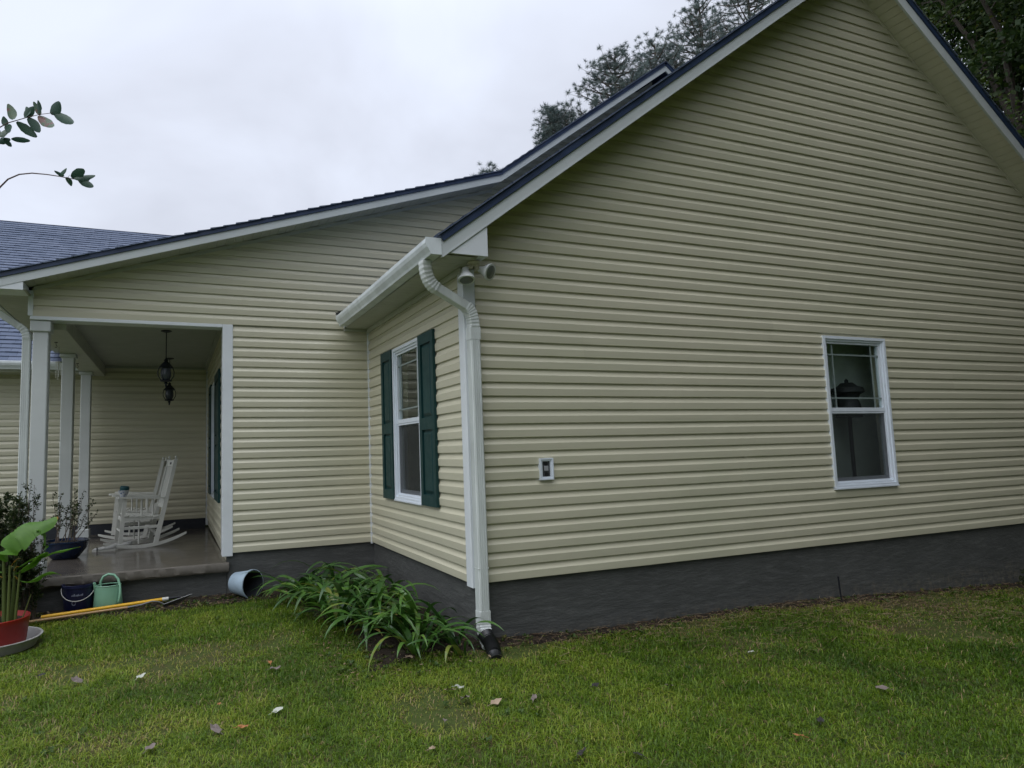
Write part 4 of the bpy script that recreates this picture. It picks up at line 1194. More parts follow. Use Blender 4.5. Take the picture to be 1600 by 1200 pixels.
# black object standing behind the gable window
bg = thing('table_lamp', 'black rounded table lamp standing behind the upper pane of the gable window', 'lamp', (4.87, 0.315, 0.597))
part('shade', MB().lathe([(0.0, 1.08), (0.06, 1.09), (0.10, 1.05), (0.155, 1.03), (0.165, 0.98), (0.12, 0.955), (0.10, 0.90), (0.12, 0.84), (0.13, 0.70), (0.0, 0.70)], 20), M['dark'], bg, smooth=True)
part('stem', MB().lathe([(0.10, -0.02), (0.10, 0.0), (0.02, 0.03), (0.02, 0.70)], 14), M['dark'], bg, smooth=True)
part('knob', MB().lathe([(0.0, 1.14), (0.02, 1.12), (0.02, 1.08)], 10), M['dark'], bg)
st_ = tag(part('side_table', MB().box(4.3, 5.15, 0.16, 0.47, 0.54, 0.575).box(4.32, 4.36, .18, .22, -.02, .54).box(5.1, 5.14, .18, .22, -.02, .54).box(4.32, 4.36, .42, .46, -.02, .54).box(5.1, 5.14, .42, .46, -.02, .54), M['dark']), 'dark table inside the house just behind the gable window', 'table')
#PLANTS

# ------------------------------------------------------------------ plants
ML1 = mat_attr('strap_leaf_green', [(0.0, (0.018, 0.060, 0.010)), (0.45, (0.038, 0.110, 0.016)), (0.88, (0.080, 0.18, 0.024)), (1.0, (0.16, 0.19, 0.03))], 0.34, 0.22, 0.5, randobj=True)
ML2 = mat_attr('yellowed_strap_leaf', [(0.0, (0.25, 0.17, 0.04)), (1.0, (0.32, 0.28, 0.07))], 0.6, 0.15, randobj=True)

def strap_leaf(L, w, a0, arch, twist=0.0, n=9, fold=0.25):
    """leaf along +x starting at the origin: rises at angle a0 and bends down"""
    V = []; p = Vector((0, 0, 0)); ang = a0
    for i in range(n + 1):
        t = i / n
        ww = w * (0.55 + 0.45 * min(1, t * 4)) * (1 - max(0, (t - .55) / .45) ** 1.6) + 0.0006
        tw = twist * t
        side = Vector((0, math.cos(tw), math.sin(tw)))
        up_ = Vector((-math.sin(ang), 0, math.cos(ang)))
        V += [p - side * ww + up_ * ww * fold, p.copy(), p + side * ww + up_ * ww * fold]
        p = p + Vector((math.cos(ang), 0, math.sin(ang))) * (L / n)
        ang -= arch / n * (0.5 + 1.2 * t)
    F = []
    for i in range(n):
        a = i * 3; F += [(a, a + 1, a + 4, a + 3), (a + 1, a + 2, a + 5, a + 4)]
    return V, F
leaf_meshes = []
for i in range(14):
    V, F = strap_leaf(random.uniform(.50, .82), random.uniform(.012, .021), random.uniform(.80, 1.40), random.uniform(1.3, 2.6), random.uniform(-.8, .8), n=11)
    leaf_meshes.append(MB().add(V, F).mesh('leaf', ML1, True))
dead_meshes = []
for i in range(3):
    V, F = strap_leaf(random.uniform(.2, .35), random.uniform(.008, .012), random.uniform(.2, .5), random.uniform(.8, 1.2), 1.2)
    dead_meshes.append(MB().add(V, F).mesh('leaf', ML2, True))
clumps = [(-0.92, 1.78, 26, 1.0, 'strap-leaved clump at the left edge of the corner bed, behind the broad arching one'),
          (-0.86, 0.98, 22, .95, 'strap-leaved clump on the lawn edge left of the bed middle'),
          (-0.30, 1.38, 24, 1.0, 'strap-leaved clump close to the side wall foundation'),
          (-0.98, 2.30, 26, 1.0, 'daffodil-like strap-leaved clump nearest the pale blue pot'),
          (-0.62, 2.10, 28, 1.0, 'dark strap-leaved clump against the set-back wall foundation'),
          (-0.30, 1.75, 26, 1.0, 'strap-leaved clump in the inside corner under the green shutters'),
          (-0.72, 1.30, 34, 1.05, 'broad strap-leaved clump arching left over the lawn edge'),
          (-0.38, 1.02, 30, 1.0, 'strap-leaved clump in the middle of the corner bed'),
          (-0.66, 0.66, 34, 1.0, 'strap-leaved clump in front, spilling over bare dark soil'),
          (-0.26, 0.46, 28, .95, 'strap-leaved clump beside the white downspout'),
          (-0.16, 0.08, 14, .8, 'small strap-leaved clump at the foot of the downspout'),
          (-0.50, -0.02, 20, .9, 'strap-leaved clump farthest forward, at the lawn edge of the bed'),
          (-0.20, -0.20, 9, .68, 'small strap-leaved clump just left of the black drain pipe'),
          (-0.44, 0.26, 20, .85, 'low strap-leaved clump with yellowed leaves over the bare soil')]
for ci, (x, y, n, sc_, lab) in enumerate(clumps):
    z = ground_z(x, y)
    t = thing('lily_plant', lab, 'plant', (x, y, z), 0, 'strap-leaved plants in the corner bed')
    for k in range(n):
        o = part('leaf', random.choice(leaf_meshes), None, t)
        a = 2 * PI * (k * 0.381966) + random.uniform(-.25, .25)
        r = random.uniform(0.0, 0.07)
        # keep the leaves off the walls: bend azimuths towards the open side
        if x > -.45 and math.cos(a) > .35: a = PI - a
        if y > 1.8 and math.sin(a) > .35: a = -a
        o.location = (r * math.cos(a), r * math.sin(a), -0.01)
        s_ = 1.13 * sc_ * random.uniform(.70, 1.12)
        o.scale = (s_, s_ * random.uniform(.9, 1.35), s_)
        o.rotation_euler = (random.uniform(-.25, .25), random.uniform(-.12, .15), a)
    if ci in (5, 6, 7, 8):
        for k in range(3):
            o = part('leaf', random.choice(dead_meshes), None, t, label='yellowed leaf')
            o.location = (0, 0, 0.01); o.rotation_euler = (0, 0, random.uniform(3.2, 5.6))

# upright seed stalk behind the clumps
sk = thing('seed_stalk', 'thin bent green stalk rising above the strap-leaved clumps in front of the dark foundation', 'plant', (-0.62, 2.3, -.45))
part('stem', MB().tube(bez((-0.62, 2.3, -.45), (-0.66, 2.3, -.1), (-0.60, 2.28, -.13), 8), 0.004, 5), ML1, sk, world=True)
for a in (0.3, 2.6, 4.0):
    V, F = strap_leaf(.16, .010, .5, 1.0)
    o = part('leaf', MB().add(V, F), ML1, sk); o.location = (-0.02, 0.0, .30); o.rotation_euler = (0, 0, a)

# small weeds on the beds, countless
def scatter_weeds(name, pts, mat, s0, s1, nleaf=7):
    mb = MB()
    for (x, y) in pts:
        z = ground_z(x, y) + 0.012; rv = random.random(); sc_ = random.uniform(s0, s1)
        for k in range(nleaf):
            a = random.uniform(0, 2 * PI); el = random.uniform(.2, 1.2); L = sc_ * random.uniform(.6, 1.2); w = L * .22
            d = Vector((math.cos(a) * math.cos(el), math.sin(a) * math.cos(el), math.sin(el))); sd_ = Vector((-math.sin(a), math.cos(a), 0))
            b = Vector((x, y, z)) + Vector((random.uniform(-1, 1), random.uniform(-1, 1), 0)) * sc_ * .3
            mb.add([b, b + d * L * .5 - sd_ * w, b + d * L - Vector((0, 0, L * .2)), b + d * L * .5 + sd_ * w], [(0, 1, 2, 3)], rv)
    o = part(name, mb, mat); return o
MWD = mat_attr('weed_green', [(0.0, (0.03, 0.07, 0.01)), (0.6, (0.07, 0.12, 0.015)), (1.0, (0.14, 0.13, 0.03))], 0.5, 0.3)
pts = []
while len(pts) < 420:
    x = random.uniform(-4.2, -1.2); y = random.uniform(2.3, 2.78)
    if hn(x, y, 5, 3) > -0.15: pts.append((x, y))
for i in range(90): pts.append((random.uniform(-1.15, 0), random.uniform(-.5, .2)))
for i in range(260):
    pts.append((random.uniform(.1, 8), -abs(random.gauss(.12, .12))))
for i in range(620):
    x = random.uniform(-4.5, 7); y = random.uniform(-3.5, 2.2)
    if (x > 0 and y > -.1) or hn(x, y, 1.2, 8) < .02: continue
    pts.append((x, y))
tag(scatter_weeds('weeds', pts, MWD, .018, .045), 'small broad-leaved weeds in the beds, along the foundation and through the turf', 'weeds', kind='stuff')
# dead leaf litter and straw
MLT = mat_attr('leaf_litter', [(0.0, (0.030, 0.018, 0.010)), (0.5, (0.075, 0.045, 0.024)), (0.8, (0.15, 0.10, 0.05)), (1.0, (0.25, 0.20, 0.12))], 0.8, 0.0)
mb = MB()
def litter(x, y, s, flat=.3):
    z = ground_z(x, y) + random.uniform(.014, .03); a = random.uniform(0, 2 * PI)
    u = Vector((math.cos(a), math.sin(a), random.uniform(-flat, flat))) * s; v = Vector((-math.sin(a), math.cos(a), random.uniform(-flat, flat))) * s * random.uniform(.3, .6)
    c = Vector((x, y, z)); mb.add([c - u, c + v, c + u, c - v], [(0, 1, 2, 3)], random.random())
for i in range(1500):
    x = random.uniform(-4.6, -1.2); litter(x, random.uniform(2.32, 2.8), random.uniform(.006, .022))
for i in range(700):
    x = random.uniform(-1.2, 0); litter(x, random.uniform(-.5, 2.7), random.uniform(.006, .022))
for i in range(1500):
    x = random.uniform(.1, 9); litter(x, -abs(random.gauss(0.05, .20)), random.uniform(.005, .018))
tag(part('leaf_litter', mb, MLT), 'small brown leaf scraps over the beds and by the foundation', 'leaf litter', kind='stuff')
mb = MB()
for i in range(2600):
    if i < 1700: x = random.gauss(4.4, 1.5); y = -0.75 + random.gauss(0, .42) - .10 * (x - 4.4)
    else: x = random.uniform(.2, 8.5); y = -abs(random.gauss(.1, .25))
    if y > -.02 or x < .15: continue
    a = random.gauss(0.15, .7); L = random.uniform(.04, .12); z = ground_z(x, y) + random.uniform(.018, .045)
    d = Vector((math.cos(a), math.sin(a), random.uniform(-.15, .15))) * L * .5; s_ = Vector((-math.sin(a), math.cos(a), .3)) * .0013
    c = Vector((x, y, z)); mb.add([c - d - s_, c + d - s_, c + d + s_, c - d + s_], [(0, 1, 2, 3)], random.uniform(.55, 1))
tag(part('pine_straw', mb, MLT), 'scattered tan pine straw on the thin grass near the gable wall', 'pine straw', kind='stuff')

# banana plant in a red pot on a saucer
rp = thing('red_pot', 'low red plastic pot with dark soil at the left edge, on a grey saucer', 'flower pot', (-3.56, 1.58, -0.415))
MR = plain('red_plastic', (0.27, 0.014, 0.010), 0.42, 0.1)
part('pot', MB().lathe([(0.0, 0.0), (0.225, 0.0), (0.232, 0.01), (0.250, 0.17), (0.254, 0.175), (0.258, 0.215), (0.248, 0.217), (0.240, 0.17), (0.23, 0.15)], 40), MR, rp, smooth=True)
part('soil', MB().lathe([(0.242, 0.175), (0.15, 0.185), (0.0, 0.195)], 24), M['soil'], rp, smooth=True)
sa = thing('saucer', 'large grey plastic saucer under the red pot', 'saucer', (-3.56, 1.58, -0.447))
part('saucer', MB().lathe([(0.0, 0.0), (0.290, 0.0), (0.300, 0.004), (0.338, 0.080), (0.352, 0.084), (0.352, 0.090), (0.335, 0.089), (0.296, 0.012), (0.0, 0.010)], 40), plain('grey_saucer_plastic', (0.36, 0.36, 0.34), 0.45, 0.15), sa, smooth=True)
bn = thing('banana_plant', 'small banana plant with broad green leaves and browned tips in the red pot', 'plant', (-3.44, 1.52, -0.25))
MB1 = mat_attr('banana_leaf', [(0.0, (0.05, 0.15, 0.012)), (0.7, (0.10, 0.24, 0.02)), (0.9, (0.22, 0.22, 0.02)), (1.0, (0.42, 0.17, 0.03))], 0.38, 0.4, 0.4)
MST = mat_attr('banana_stem', [(0.0, (0.06, 0.09, 0.02)), (0.6, (0.13, 0.15, 0.04)), (1.0, (0.22, 0.14, 0.05))], 0.5, 0.0)
for k, (dx, dy, tx, ty, h, r) in enumerate([(-.03, 0, -.05, 0, .52, .022), (.015, .02, .03, .02, .50, .018), (.045, -.02, .07, -.02, .42, .013), (-.07, .02, -.10, .02, .35, .014), (.0, -.03, .0, -.03, .47, .015), (.08, .02, .15, .0, .22, .006)]):
    part('stem', MB().tube([(dx, dy, 0), (dx * .5 + tx * .5, dy, h * .5), (tx, ty, h)], [r * .90, r * .75, r * .5], 10, rnd=random.random()), MST, bn, smooth=True)
def blade(pts, widths, name='leaf', tilt=0.0, droop=0.3, tip=1, n=44, side=None):
    P_ = [Vector(p) for p in pts]; V = []; R_ = []; F = []
    m_ = 8
    for i in range(n + 1):
        t = i / n * (len(P_) - 1); a = min(int(t), len(P_) - 2); f = t - a
        def cm(q0, q1, q2, q3, f): return 0.5 * ((2 * q1) + (q2 - q0) * f + (2 * q0 - 5 * q1 + 4 * q2 - q3) * f * f + (3 * q1 - q0 - 3 * q2 + q3) * f ** 3)
        g = lambda j: P_[max(0, min(len(P_) - 1, j))]
        p = cm(g(a - 1), g(a), g(a + 1), g(a + 2), f)
        w = widths[a] * (1 - f) + widths[a + 1] * f
        d = (g(a + 1) - g(a)).normalized()
        sd_ = Vector(side) if side else d.cross(Vector((0, 0, 1)))
        sd_ = (sd_ - d * sd_.dot(d)).normalized()
        up_ = sd_.cross(d)
        if up_.z < 0: up_ = -up_
        for j in range(m_ + 1):
            s_ = 2 * j / m_ - 1
            wav = (0.011 * math.sin(i * .42 + s_ * 2.8) * abs(s_) + (0.0022 if i % 2 else -0.0022) * (1 - abs(abs(s_) - .5))) * (w / .07) + (0.004 if j == m_ // 2 else 0) * -1
            V.append(p + sd_ * s_ * w * (1 + .05 * math.sin(i * .7) + .03 * math.sin(i * 2.3) * (abs(s_) > .9)) + up_ * (tilt * s_ * w - droop * w * s_ * s_ + wav) + Vector((0, 0, 0.0)))
            R_.append(min(1.0, 0.25 + 0.3 * random.random() + (0.7 * max(0, (i / n - .88) / .12) if tip else 0) + .12 * abs(s_)))
    F = [(i * (m_ + 1) + j, i * (m_ + 1) + j + 1, (i + 1) * (m_ + 1) + j + 1, (i + 1) * (m_ + 1) + j) for i in range(n) for j in range(m_)]
    mb = MB().add(V, F); mb.r = R_
    return part(name, mb, MB1, bn, smooth=True)
Z0 = 0.25
blade([(-.02, 0, .50), (-.04, 0, .60), (.02, .0, .70), (.13, .02, .76), (.26, .05, .80), (.32, .06, .83)], [.012, .068, .088, .068, .038, .006], tilt=-.9, droop=.5, side=(0.35, -1, .0))
blade([(.05, 0, .44), (.14, 0, .50), (.26, 0, .535), (.38, .0, .56), (.50, .02, .575)], [.006, .028, .034, .028, .005], tilt=.3)
blade([(.04, -.02, .40), (.10, -.02, .43), (.17, -.02, .49), (.24, -.02, .545), (.27, -.02, .55)], [.006, .03, .04, .025, .004], tilt=.6)
blade([(.07, -.02, .34), (.15, -.03, .33), (.22, -.03, .37), (.30, -.03, .39), (.37, -.03, .36)], [.006, .03, .04, .03, .004], tilt=.4)
blade([(-.05, 0, .42), (-.13, 0, .42), (-.24, 0, .37), (-.34, 0, .30)], [.008, .035, .04, .005])
blade([(-.08, .02, .46), (-.18, .05, .56), (-.30, .05, .56), (-.42, .05, .50)], [.008, .06, .065, .008])
blade([(.10, .02, .66), (.18, .03, .74), (.235, .03, .70), (.24, .03, .60), (.23, .03, .56)], [.02, .055, .05, .04, .01], tip=0)
for (p0, p1) in (((.0, 0, .46), (.07, -.01, .52)), ((.02, 0, .42), (.06, 0, .45)), ((-.05, -.02, .38), (-.10, -.02, .36)), ((.03, 0, .38), (.075, 0, .30))):
    o = blade([p0, Vector(p0).lerp(Vector(p1), .5) + Vector((0, 0, .02)), p1], [.008, .018, .004])
    for a in o.data.attributes['rnd'].data: a.value = random.uniform(.9, 1)

# shrubs: woody stems with small leaves
MSH = mat_attr('small_dark_leaves', [(0.0, (0.018, 0.034, 0.013)), (0.6, (0.038, 0.062, 0.022)), (1.0, (0.085, 0.105, 0.035))], 0.5, 0.2)
MBK2 = plain('grey_brown_bark', (0.10, 0.075, 0.055), 0.85, 0.3, 20, bump=0.5)
def shrub(name, label, loc, stems, mat=MSH, leaf=0.018, per=60, spread=0.06, group=None):
    t = thing(name, label, 'plant' if name != 'shrub' else 'shrub', loc, 0, group)
    wood = MB(); lv = MB()
    for (x, y, h, lx, ly, dens) in stems:
        p0 = Vector((x, y, 0)); p1 = Vector((x + lx, y + ly, h)); 
        path = [p0.lerp(p1, i / 6) + Vector((random.uniform(-1, 1), random.uniform(-1, 1), 0)) * .012 * (i > 0) for i in range(7)]
        wood.tube(path, [.006 - .0007 * i for i in range(7)], 5)
        twigs = [(path, .12)]
        for k in range(int(5 * dens)):
            f = random.uniform(.35, .95); b = p0.lerp(p1, f); a = random.uniform(0, 2 * PI); L = random.uniform(.06, .16) * (1.25 - f * .6)
            e_ = b + Vector((math.cos(a) * L * .7, math.sin(a) * L * .7, L * random.uniform(.4, 1.0)))
            wood.tube([b, b.lerp(e_, .5) + Vector((0, 0, .01)), e_], [.003, .002, .0012], 4)
            twigs.append(([b, e_], .0))
        for (pp_, st) in twigs:
            for i in range(int(per * dens * (1.6 if st else .45))):
                f = random.uniform(st + .15, 1.0) * (len(pp_) - 1); a = min(int(f), len(pp_) - 2); c = pp_[a].lerp(pp_[a + 1], f - a)
                d = Vector((random.gauss(0, 1), random.gauss(0, 1), random.gauss(.5, .7))).normalized(); c = c + d * random.uniform(0, .015)
                L = leaf * random.uniform(.6, 1.3); s_ = d.cross(Vector((random.random(), random.random(), random.random()))).normalized() * L * .32
                lv.add([c, c + d * L * .5 + s_, c + d * L, c + d * L * .5 - s_], [(0, 1, 2, 3)], random.random())
    part('stems', wood, MBK2, t); part('foliage', lv, mat, t)
    return t
random.seed(21)
st = [(random.uniform(-.34, .26), random.uniform(-.22, .18), random.uniform(.85, 1.22), random.uniform(-.1, .1), random.uniform(-.1, .1), 1.5) for i in range(30)]
st += [(random.uniform(-.36, .38), random.uniform(-.3, .1), random.uniform(.4, .8), random.uniform(-.1, .12), random.uniform(-.12, .05), 1.9) for i in range(28)]
shrub('shrub', 'dense dark green bush at the left edge, in front of the first porch column', (-3.76, 2.42, -0.45), st, leaf=.026, per=85)
st = [(random.uniform(-.14, .14), random.uniform(-.1, .1), random.uniform(.7, 1.0), random.uniform(-.08, .12), random.uniform(-.1, .1), 1.3) for i in range(9)]
shrub('shrub', 'slim upright bush with spiky tips standing right in front of the first porch column', (-3.50, 2.50, -0.45), st + [(.05, 0, 1.28, .0, 0, 1.6), (-.02, 0, 1.34, .03, 0, 1.6)], leaf=.020, per=55)
pl = thing('planter', 'wide dark blue glazed planter bowl on the porch slab behind the banana plant', 'planter', (-3.42, 4.25, slab_z(4.2)))
part('bowl', MB().lathe([(0.0, 0.0), (0.13, 0.0), (0.15, 0.01), (0.235, 0.12), (0.25, 0.19), (0.262, 0.195), (0.262, 0.215), (0.245, 0.215), (0.235, 0.18), (0.0, 0.17)], 36), plain('dark_blue_glaze', (0.008, 0.018, 0.05), 0.18, 0.3, 10), pl, smooth=True)
part('soil', MB().lathe([(0.238, 0.183), (0.1, 0.195), (0.0, 0.20)], 20), M['soil'], pl, smooth=True)
st = [(random.uniform(-.16, .16), random.uniform(-.12, .12), random.uniform(.38, .66), random.uniform(-.12, .14), random.uniform(-.1, .1), .9) for i in range(9)]
st += [(.08, 0, .50, .22, 0, 1.0), (.10, .05, .36, .25, 0, .8), (-.05, 0, .62, .25, 0, .9)]
shrub('potted_shrub', 'sparse small-leaved shrub growing from the dark blue planter', (-3.42, 4.25, slab_z(4.2) + .19), st, leaf=.026, per=26)

# corner of a low dark plant at the far right end of the foundation
st = [(random.uniform(-.12, .12), random.uniform(-.1, .1), random.uniform(.12, .24), random.uniform(-.06, .06), random.uniform(-.06, .06), 1.3) for i in range(14)]
shrub('low_plant', 'low dark tuft at the right edge of the picture by the gable foundation', (6.42, -0.50, -0.68), st, leaf=.022, per=50)

# ------------------------------------------------------------------ lawn: individual blades, one object
def vnoise(x, y, s, seed):
    """vectorised value noise"""
    X = x * s + seed * 17.3; Y = y * s + seed * 9.1
    xi = np.floor(X).astype(np.int64); yi = np.floor(Y).astype(np.int64); fx = X - xi; fy = Y - yi
    fx = fx * fx * (3 - 2 * fx); fy = fy * fy * (3 - 2 * fy)
    def h(a, b): 
        v = np.sin(a * 127.1 + b * 311.7 + seed * 74.7) * 43758.5453; return v - np.floor(v)
    return (h(xi, yi) * (1 - fx) + h(xi + 1, yi) * fx) * (1 - fy) + (h(xi, yi + 1) * (1 - fx) + h(xi + 1, yi + 1) * fx) * fy
def field(fn, x0, x1, y0, y1, st):
    nx_ = int((x1 - x0) / st) + 2; ny_ = int((y1 - y0) / st) + 2
    g = np.array([[fn(x0 + i * st, y0 + j * st) for i in range(nx_)] for j in range(ny_)], dtype=np.float32)
    def s(x, y):
        fx = np.clip((x - x0) / st, 0, nx_ - 1.001); fy = np.clip((y - y0) / st, 0, ny_ - 1.001)
        i = fx.astype(int); j = fy.astype(int); a = fx - i; b = fy - j
        return (g[j, i] * (1 - a) + g[j, i + 1] * a) * (1 - b) + (g[j + 1, i] * (1 - a) + g[j + 1, i + 1] * a) * b
    return s
GX0, GX1, GY0, GY1 = -5.6, 9.6, -4.2, 2.75
zf = field(ground_z, GX0, GX1, GY0, GY1, 0.06)
bf = field(in_bed, GX0, GX1, GY0, GY1, 0.04)
NB = 980000
gx = rng.uniform(GX0, GX1, NB); gy = rng.uniform(GY0, GY1, NB)
dist = np.hypot(gx - CAMP.x, gy - CAMP.y)
keep = np.ones(NB, bool)
keep &= rng.random(NB) < np.clip(1.25 - 0.085 * dist, 0.42, 1.0)
keep &= dist > 0.5
keep &= np.hypot(gx + 3.56, gy - 1.58) > 0.36
keep &= ~((gx > -0.02) & (gy > -0.02)) & ~((gx > -1.7) & (gy > D - .02))
# beds thin the grass out
b_ = bf(gx, gy)
keep &= rng.random(NB) > np.clip(b_ * 1.15 - 0.05, 0, 0.985)
# bare, brown patches (bigger towards the right and by the foundation)
pt_ = vnoise(gx, gy, 1.1, 3) * .6 + vnoise(gx, gy, 3.3, 5) * .3 + vnoise(gx, gy, 9, 8) * .1
right = np.clip((gx - .8) / 4.0, 0, 1) * np.clip((gy + 1.9) / 1.2, 0, 1)
near_w = np.clip(1 - (-gy) / .55, 0, 1) * (gx > -.2)
bare = np.clip((pt_ + right * .34 + near_w * .34 - .62) * 5, 0, 1)
keep &= rng.random(NB) > bare * .86
# stay out of the camera-view wedge only where nobody looks: far corner behind the camera
keep &= ~((gy < -3.6) & (gx < -3.5))
gx, gy, bare, near_w, right, dist, pt_ = [a[keep] for a in (gx, gy, bare, near_w, right, dist, pt_)]
n = len(gx)
az = rng.uniform(0, 2 * np.pi, n)
hgt = rng.gamma(6, .0034, n) + .010
hgt *= (0.60 + .45 * vnoise(gx, gy, 2.2, 12) + .50 * vnoise(gx, gy, 11.0, 13) ** 2) * (1 - .35 * bare)
lean = rng.uniform(.3, 1.9, n) * hgt
wd = rng.uniform(.0009, .0019, n) * (1 + .10 * dist)
z0 = zf(gx, gy) - .003
dx = np.cos(az); dy = np.sin(az); sx = -dy; sy = dx
V = np.empty((n, 5, 3), np.float32)
def put(k, lx, lz, w):
    V[:, k, 0] = gx + dx * lx + sx * w; V[:, k, 1] = gy + dy * lx + sy * w; V[:, k, 2] = z0 + lz
put(0, 0, 0, -wd); put(1, 0, 0, wd)
put(2, lean * .35, hgt * .62, wd * .9); put(3, lean * .35, hgt * .62, -wd * .9)
put(4, lean, hgt * np.clip(1 - .3 * lean / hgt, .55, 1), 0)
base = (np.arange(n, dtype=np.int32) * 5)[:, None]
loops = np.concatenate([base + np.array([0, 1, 2, 3]), base + np.array([3, 2, 4])], axis=1).astype(np.int32).ravel()
starts = np.stack([np.arange(n) * 7, np.arange(n) * 7 + 4], 1).astype(np.int32).ravel()
me = bpy.data.meshes.new('grass')
me.vertices.add(n * 5); me.vertices.foreach_set('co', V.ravel())
me.loops.add(n * 7); me.loops.foreach_set('vertex_index', loops)
me.polygons.add(n * 2); me.polygons.foreach_set('loop_start', starts)
rv = np.clip(.40 + .33 * (vnoise(gx, gy, 1.7, 21) - .5) + .30 * (vnoise(gx, gy, 6.0, 22) - .5) + rng.normal(0, .13, n) + .28 * bare + .18 * near_w - .16 * np.clip((gx - .2) / 2.2, 0, 1), 0, .82)  # last term: shade of the right-hand lawn painted into the blade colour
dead = rng.random(n) < (.045 + .36 * bare + .14 * near_w)
rv = np.where(dead, rng.uniform(.88, 1, n), rv)
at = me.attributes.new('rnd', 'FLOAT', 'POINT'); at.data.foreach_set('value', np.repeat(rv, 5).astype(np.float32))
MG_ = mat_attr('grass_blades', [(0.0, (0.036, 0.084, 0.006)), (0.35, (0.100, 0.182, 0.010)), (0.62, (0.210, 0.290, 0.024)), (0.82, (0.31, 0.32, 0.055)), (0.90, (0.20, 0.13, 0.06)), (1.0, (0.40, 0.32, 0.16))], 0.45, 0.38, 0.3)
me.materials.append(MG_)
me.update(calc_edges=True)
go = bpy.data.objects.new('grass', me); col.objects.link(go)
tag(go, 'short bright green turf blades covering the lawn', 'grass', kind='stuff')

# ------------------------------------------------------------------ fallen leaves on the lawn
def fallen(x, y, size, color, label, rz, curl=.55, shape=0):
    m = 12; V = [(0, 0, .02 * curl)]; 
    for k in range(m):
        a = 2 * PI * k / m
        r = (1.0 if shape == 0 else (1.0 if k % 3 == 0 else .62)) * (1 + .12 * math.sin(k * 2.7 + x * 9)) * (1.15 if k == 0 else 1)
        px, py = math.cos(a) * r, math.sin(a) * r * .62
        V.append((px * size, py * size, size * curl * (px * px * .5 + abs(py) * .9 + .25 * math.sin(k * 1.9 + y * 5))))
    F = [(0, 1 + k, 1 + (k + 1) % m) for k in range(m)]
    mb = MB().add(V, F)
    mb.tube([(-size * .9, 0, size * curl * .4), (-size * 1.7, .1 * size, size * .1)], .0016, 4)
    o = part('fallen_leaf', mb, color, smooth=True)
    o.location = (x, y, ground_z(x, y) + .026); o.rotation_euler = (random.uniform(-.45, .45), random.uniform(-.4, .4), rz)
    tag(o, label, 'leaf', 'fallen leaves on the lawn'); return o
CT = plain('tan_dry_leaf', (0.32, 0.24, 0.16), 0.7, 0.2, 20); CP = plain('pale_leaf_underside', (0.40, 0.42, 0.35), 0.65, 0.1, 20)
CG = plain('grey_brown_leaf', (0.15, 0.12, 0.105), 0.75, 0.25, 20); CO = plain('orange_brown_leaf', (0.32, 0.13, 0.04), 0.65, 0.25, 20); CB = plain('blackened_leaf', (0.018, 0.016, 0.014), 0.7, 0.3, 20)
for a in [(-0.545, -0.885, .034, CP, 'pale half of the leaf pair in the lawn centre, below the strap-leaved bed', .3),
          (-0.615, -0.905, .032, CT, 'tan half of the leaf pair in the lawn centre', 2.2),
          (-0.590, -1.08, .045, CG, 'flat grey-brown leaf just below the tan and pale leaf pair', .9),
          (-0.456, -1.216, .034, CT, 'pale tan leaf right of the leaf pair, near the bottom centre', .1),
          (-0.816, -1.306, .024, CG, 'small grey curled leaf low in the middle of the lawn', 1.2),
          (-0.999, -1.576, .020, CT, 'small yellow-tan leaf near the bottom edge left of centre', .4),
          (-2.804, 0.35, .038, CG, 'dark grey leaf with a stalk, left part of the lawn right of the saucer', 2.9),
          (-2.404, 0.224, .034, CP, 'single pale leaf on the left lawn below the watering can', .8),
          (-1.635, -0.759, .032, CP, 'pale leaf with a long stalk in the left half of the lawn', .2),
          (-1.984, -0.876, .036, CG, 'grey-purple curled leaf low on the left lawn', 2.4),
          (-2.307, -0.972, .034, CG, 'brown leaf at the bottom edge on the left', 1.0),
          (-1.543, -0.014, .040, CG, 'grey-brown leaf on the left lawn below the fallen pot', .2),
          (-1.559, 0.126, .026, CO, 'small rust leaf just behind the grey-brown leaf on the left lawn', 1.6),
          (-1.941, -0.501, .018, CO, 'tiny rust leaf in the left lawn between the pale leaf and the brown patch', 1.6),
          (-1.850, -0.913, .030, CO, 'orange-brown leaf beside the grey-purple leaf', .3),
          (1.710, -1.047, .030, CP, 'small white leaf on the right lawn in front of the gable wall', 1.3),
          (0.676, -1.368, .032, CG, 'grey leaf on the lawn right of centre', .3),
          (1.835, -1.898, .034, CG, 'grey leaf low on the right lawn', 2.0),
          (1.065, -2.078, .028, CB, 'black rotting leaf low on the right lawn', .7),
          (0.783, -2.178, .026, CO, 'orange leaf near the bottom edge on the right', 2.6),
          (-0.373, -1.951, .034, CB, 'black rotten leaf at the bottom edge, centre', .4),
          (-0.132, -2.061, .026, CB, 'small black leaf at the bottom edge right of centre', 1.9),
          (-0.217, -1.245, .030, CG, 'dull grey leaf right of the pale tan leaf', .9),
          (0.255, -1.183, .026, CB, 'small dark leaf behind the grey leaf right of centre', .2),
          (-3.05, 0.60, .022, CB, 'tiny dark leaf just right of the grey saucer', .2),
          (-0.62, -0.18, .036, CT, 'tan leaf lying on the bare soil in front of the strap-leaved plants', .5)]:
    fallen(*a[:5], a[5])

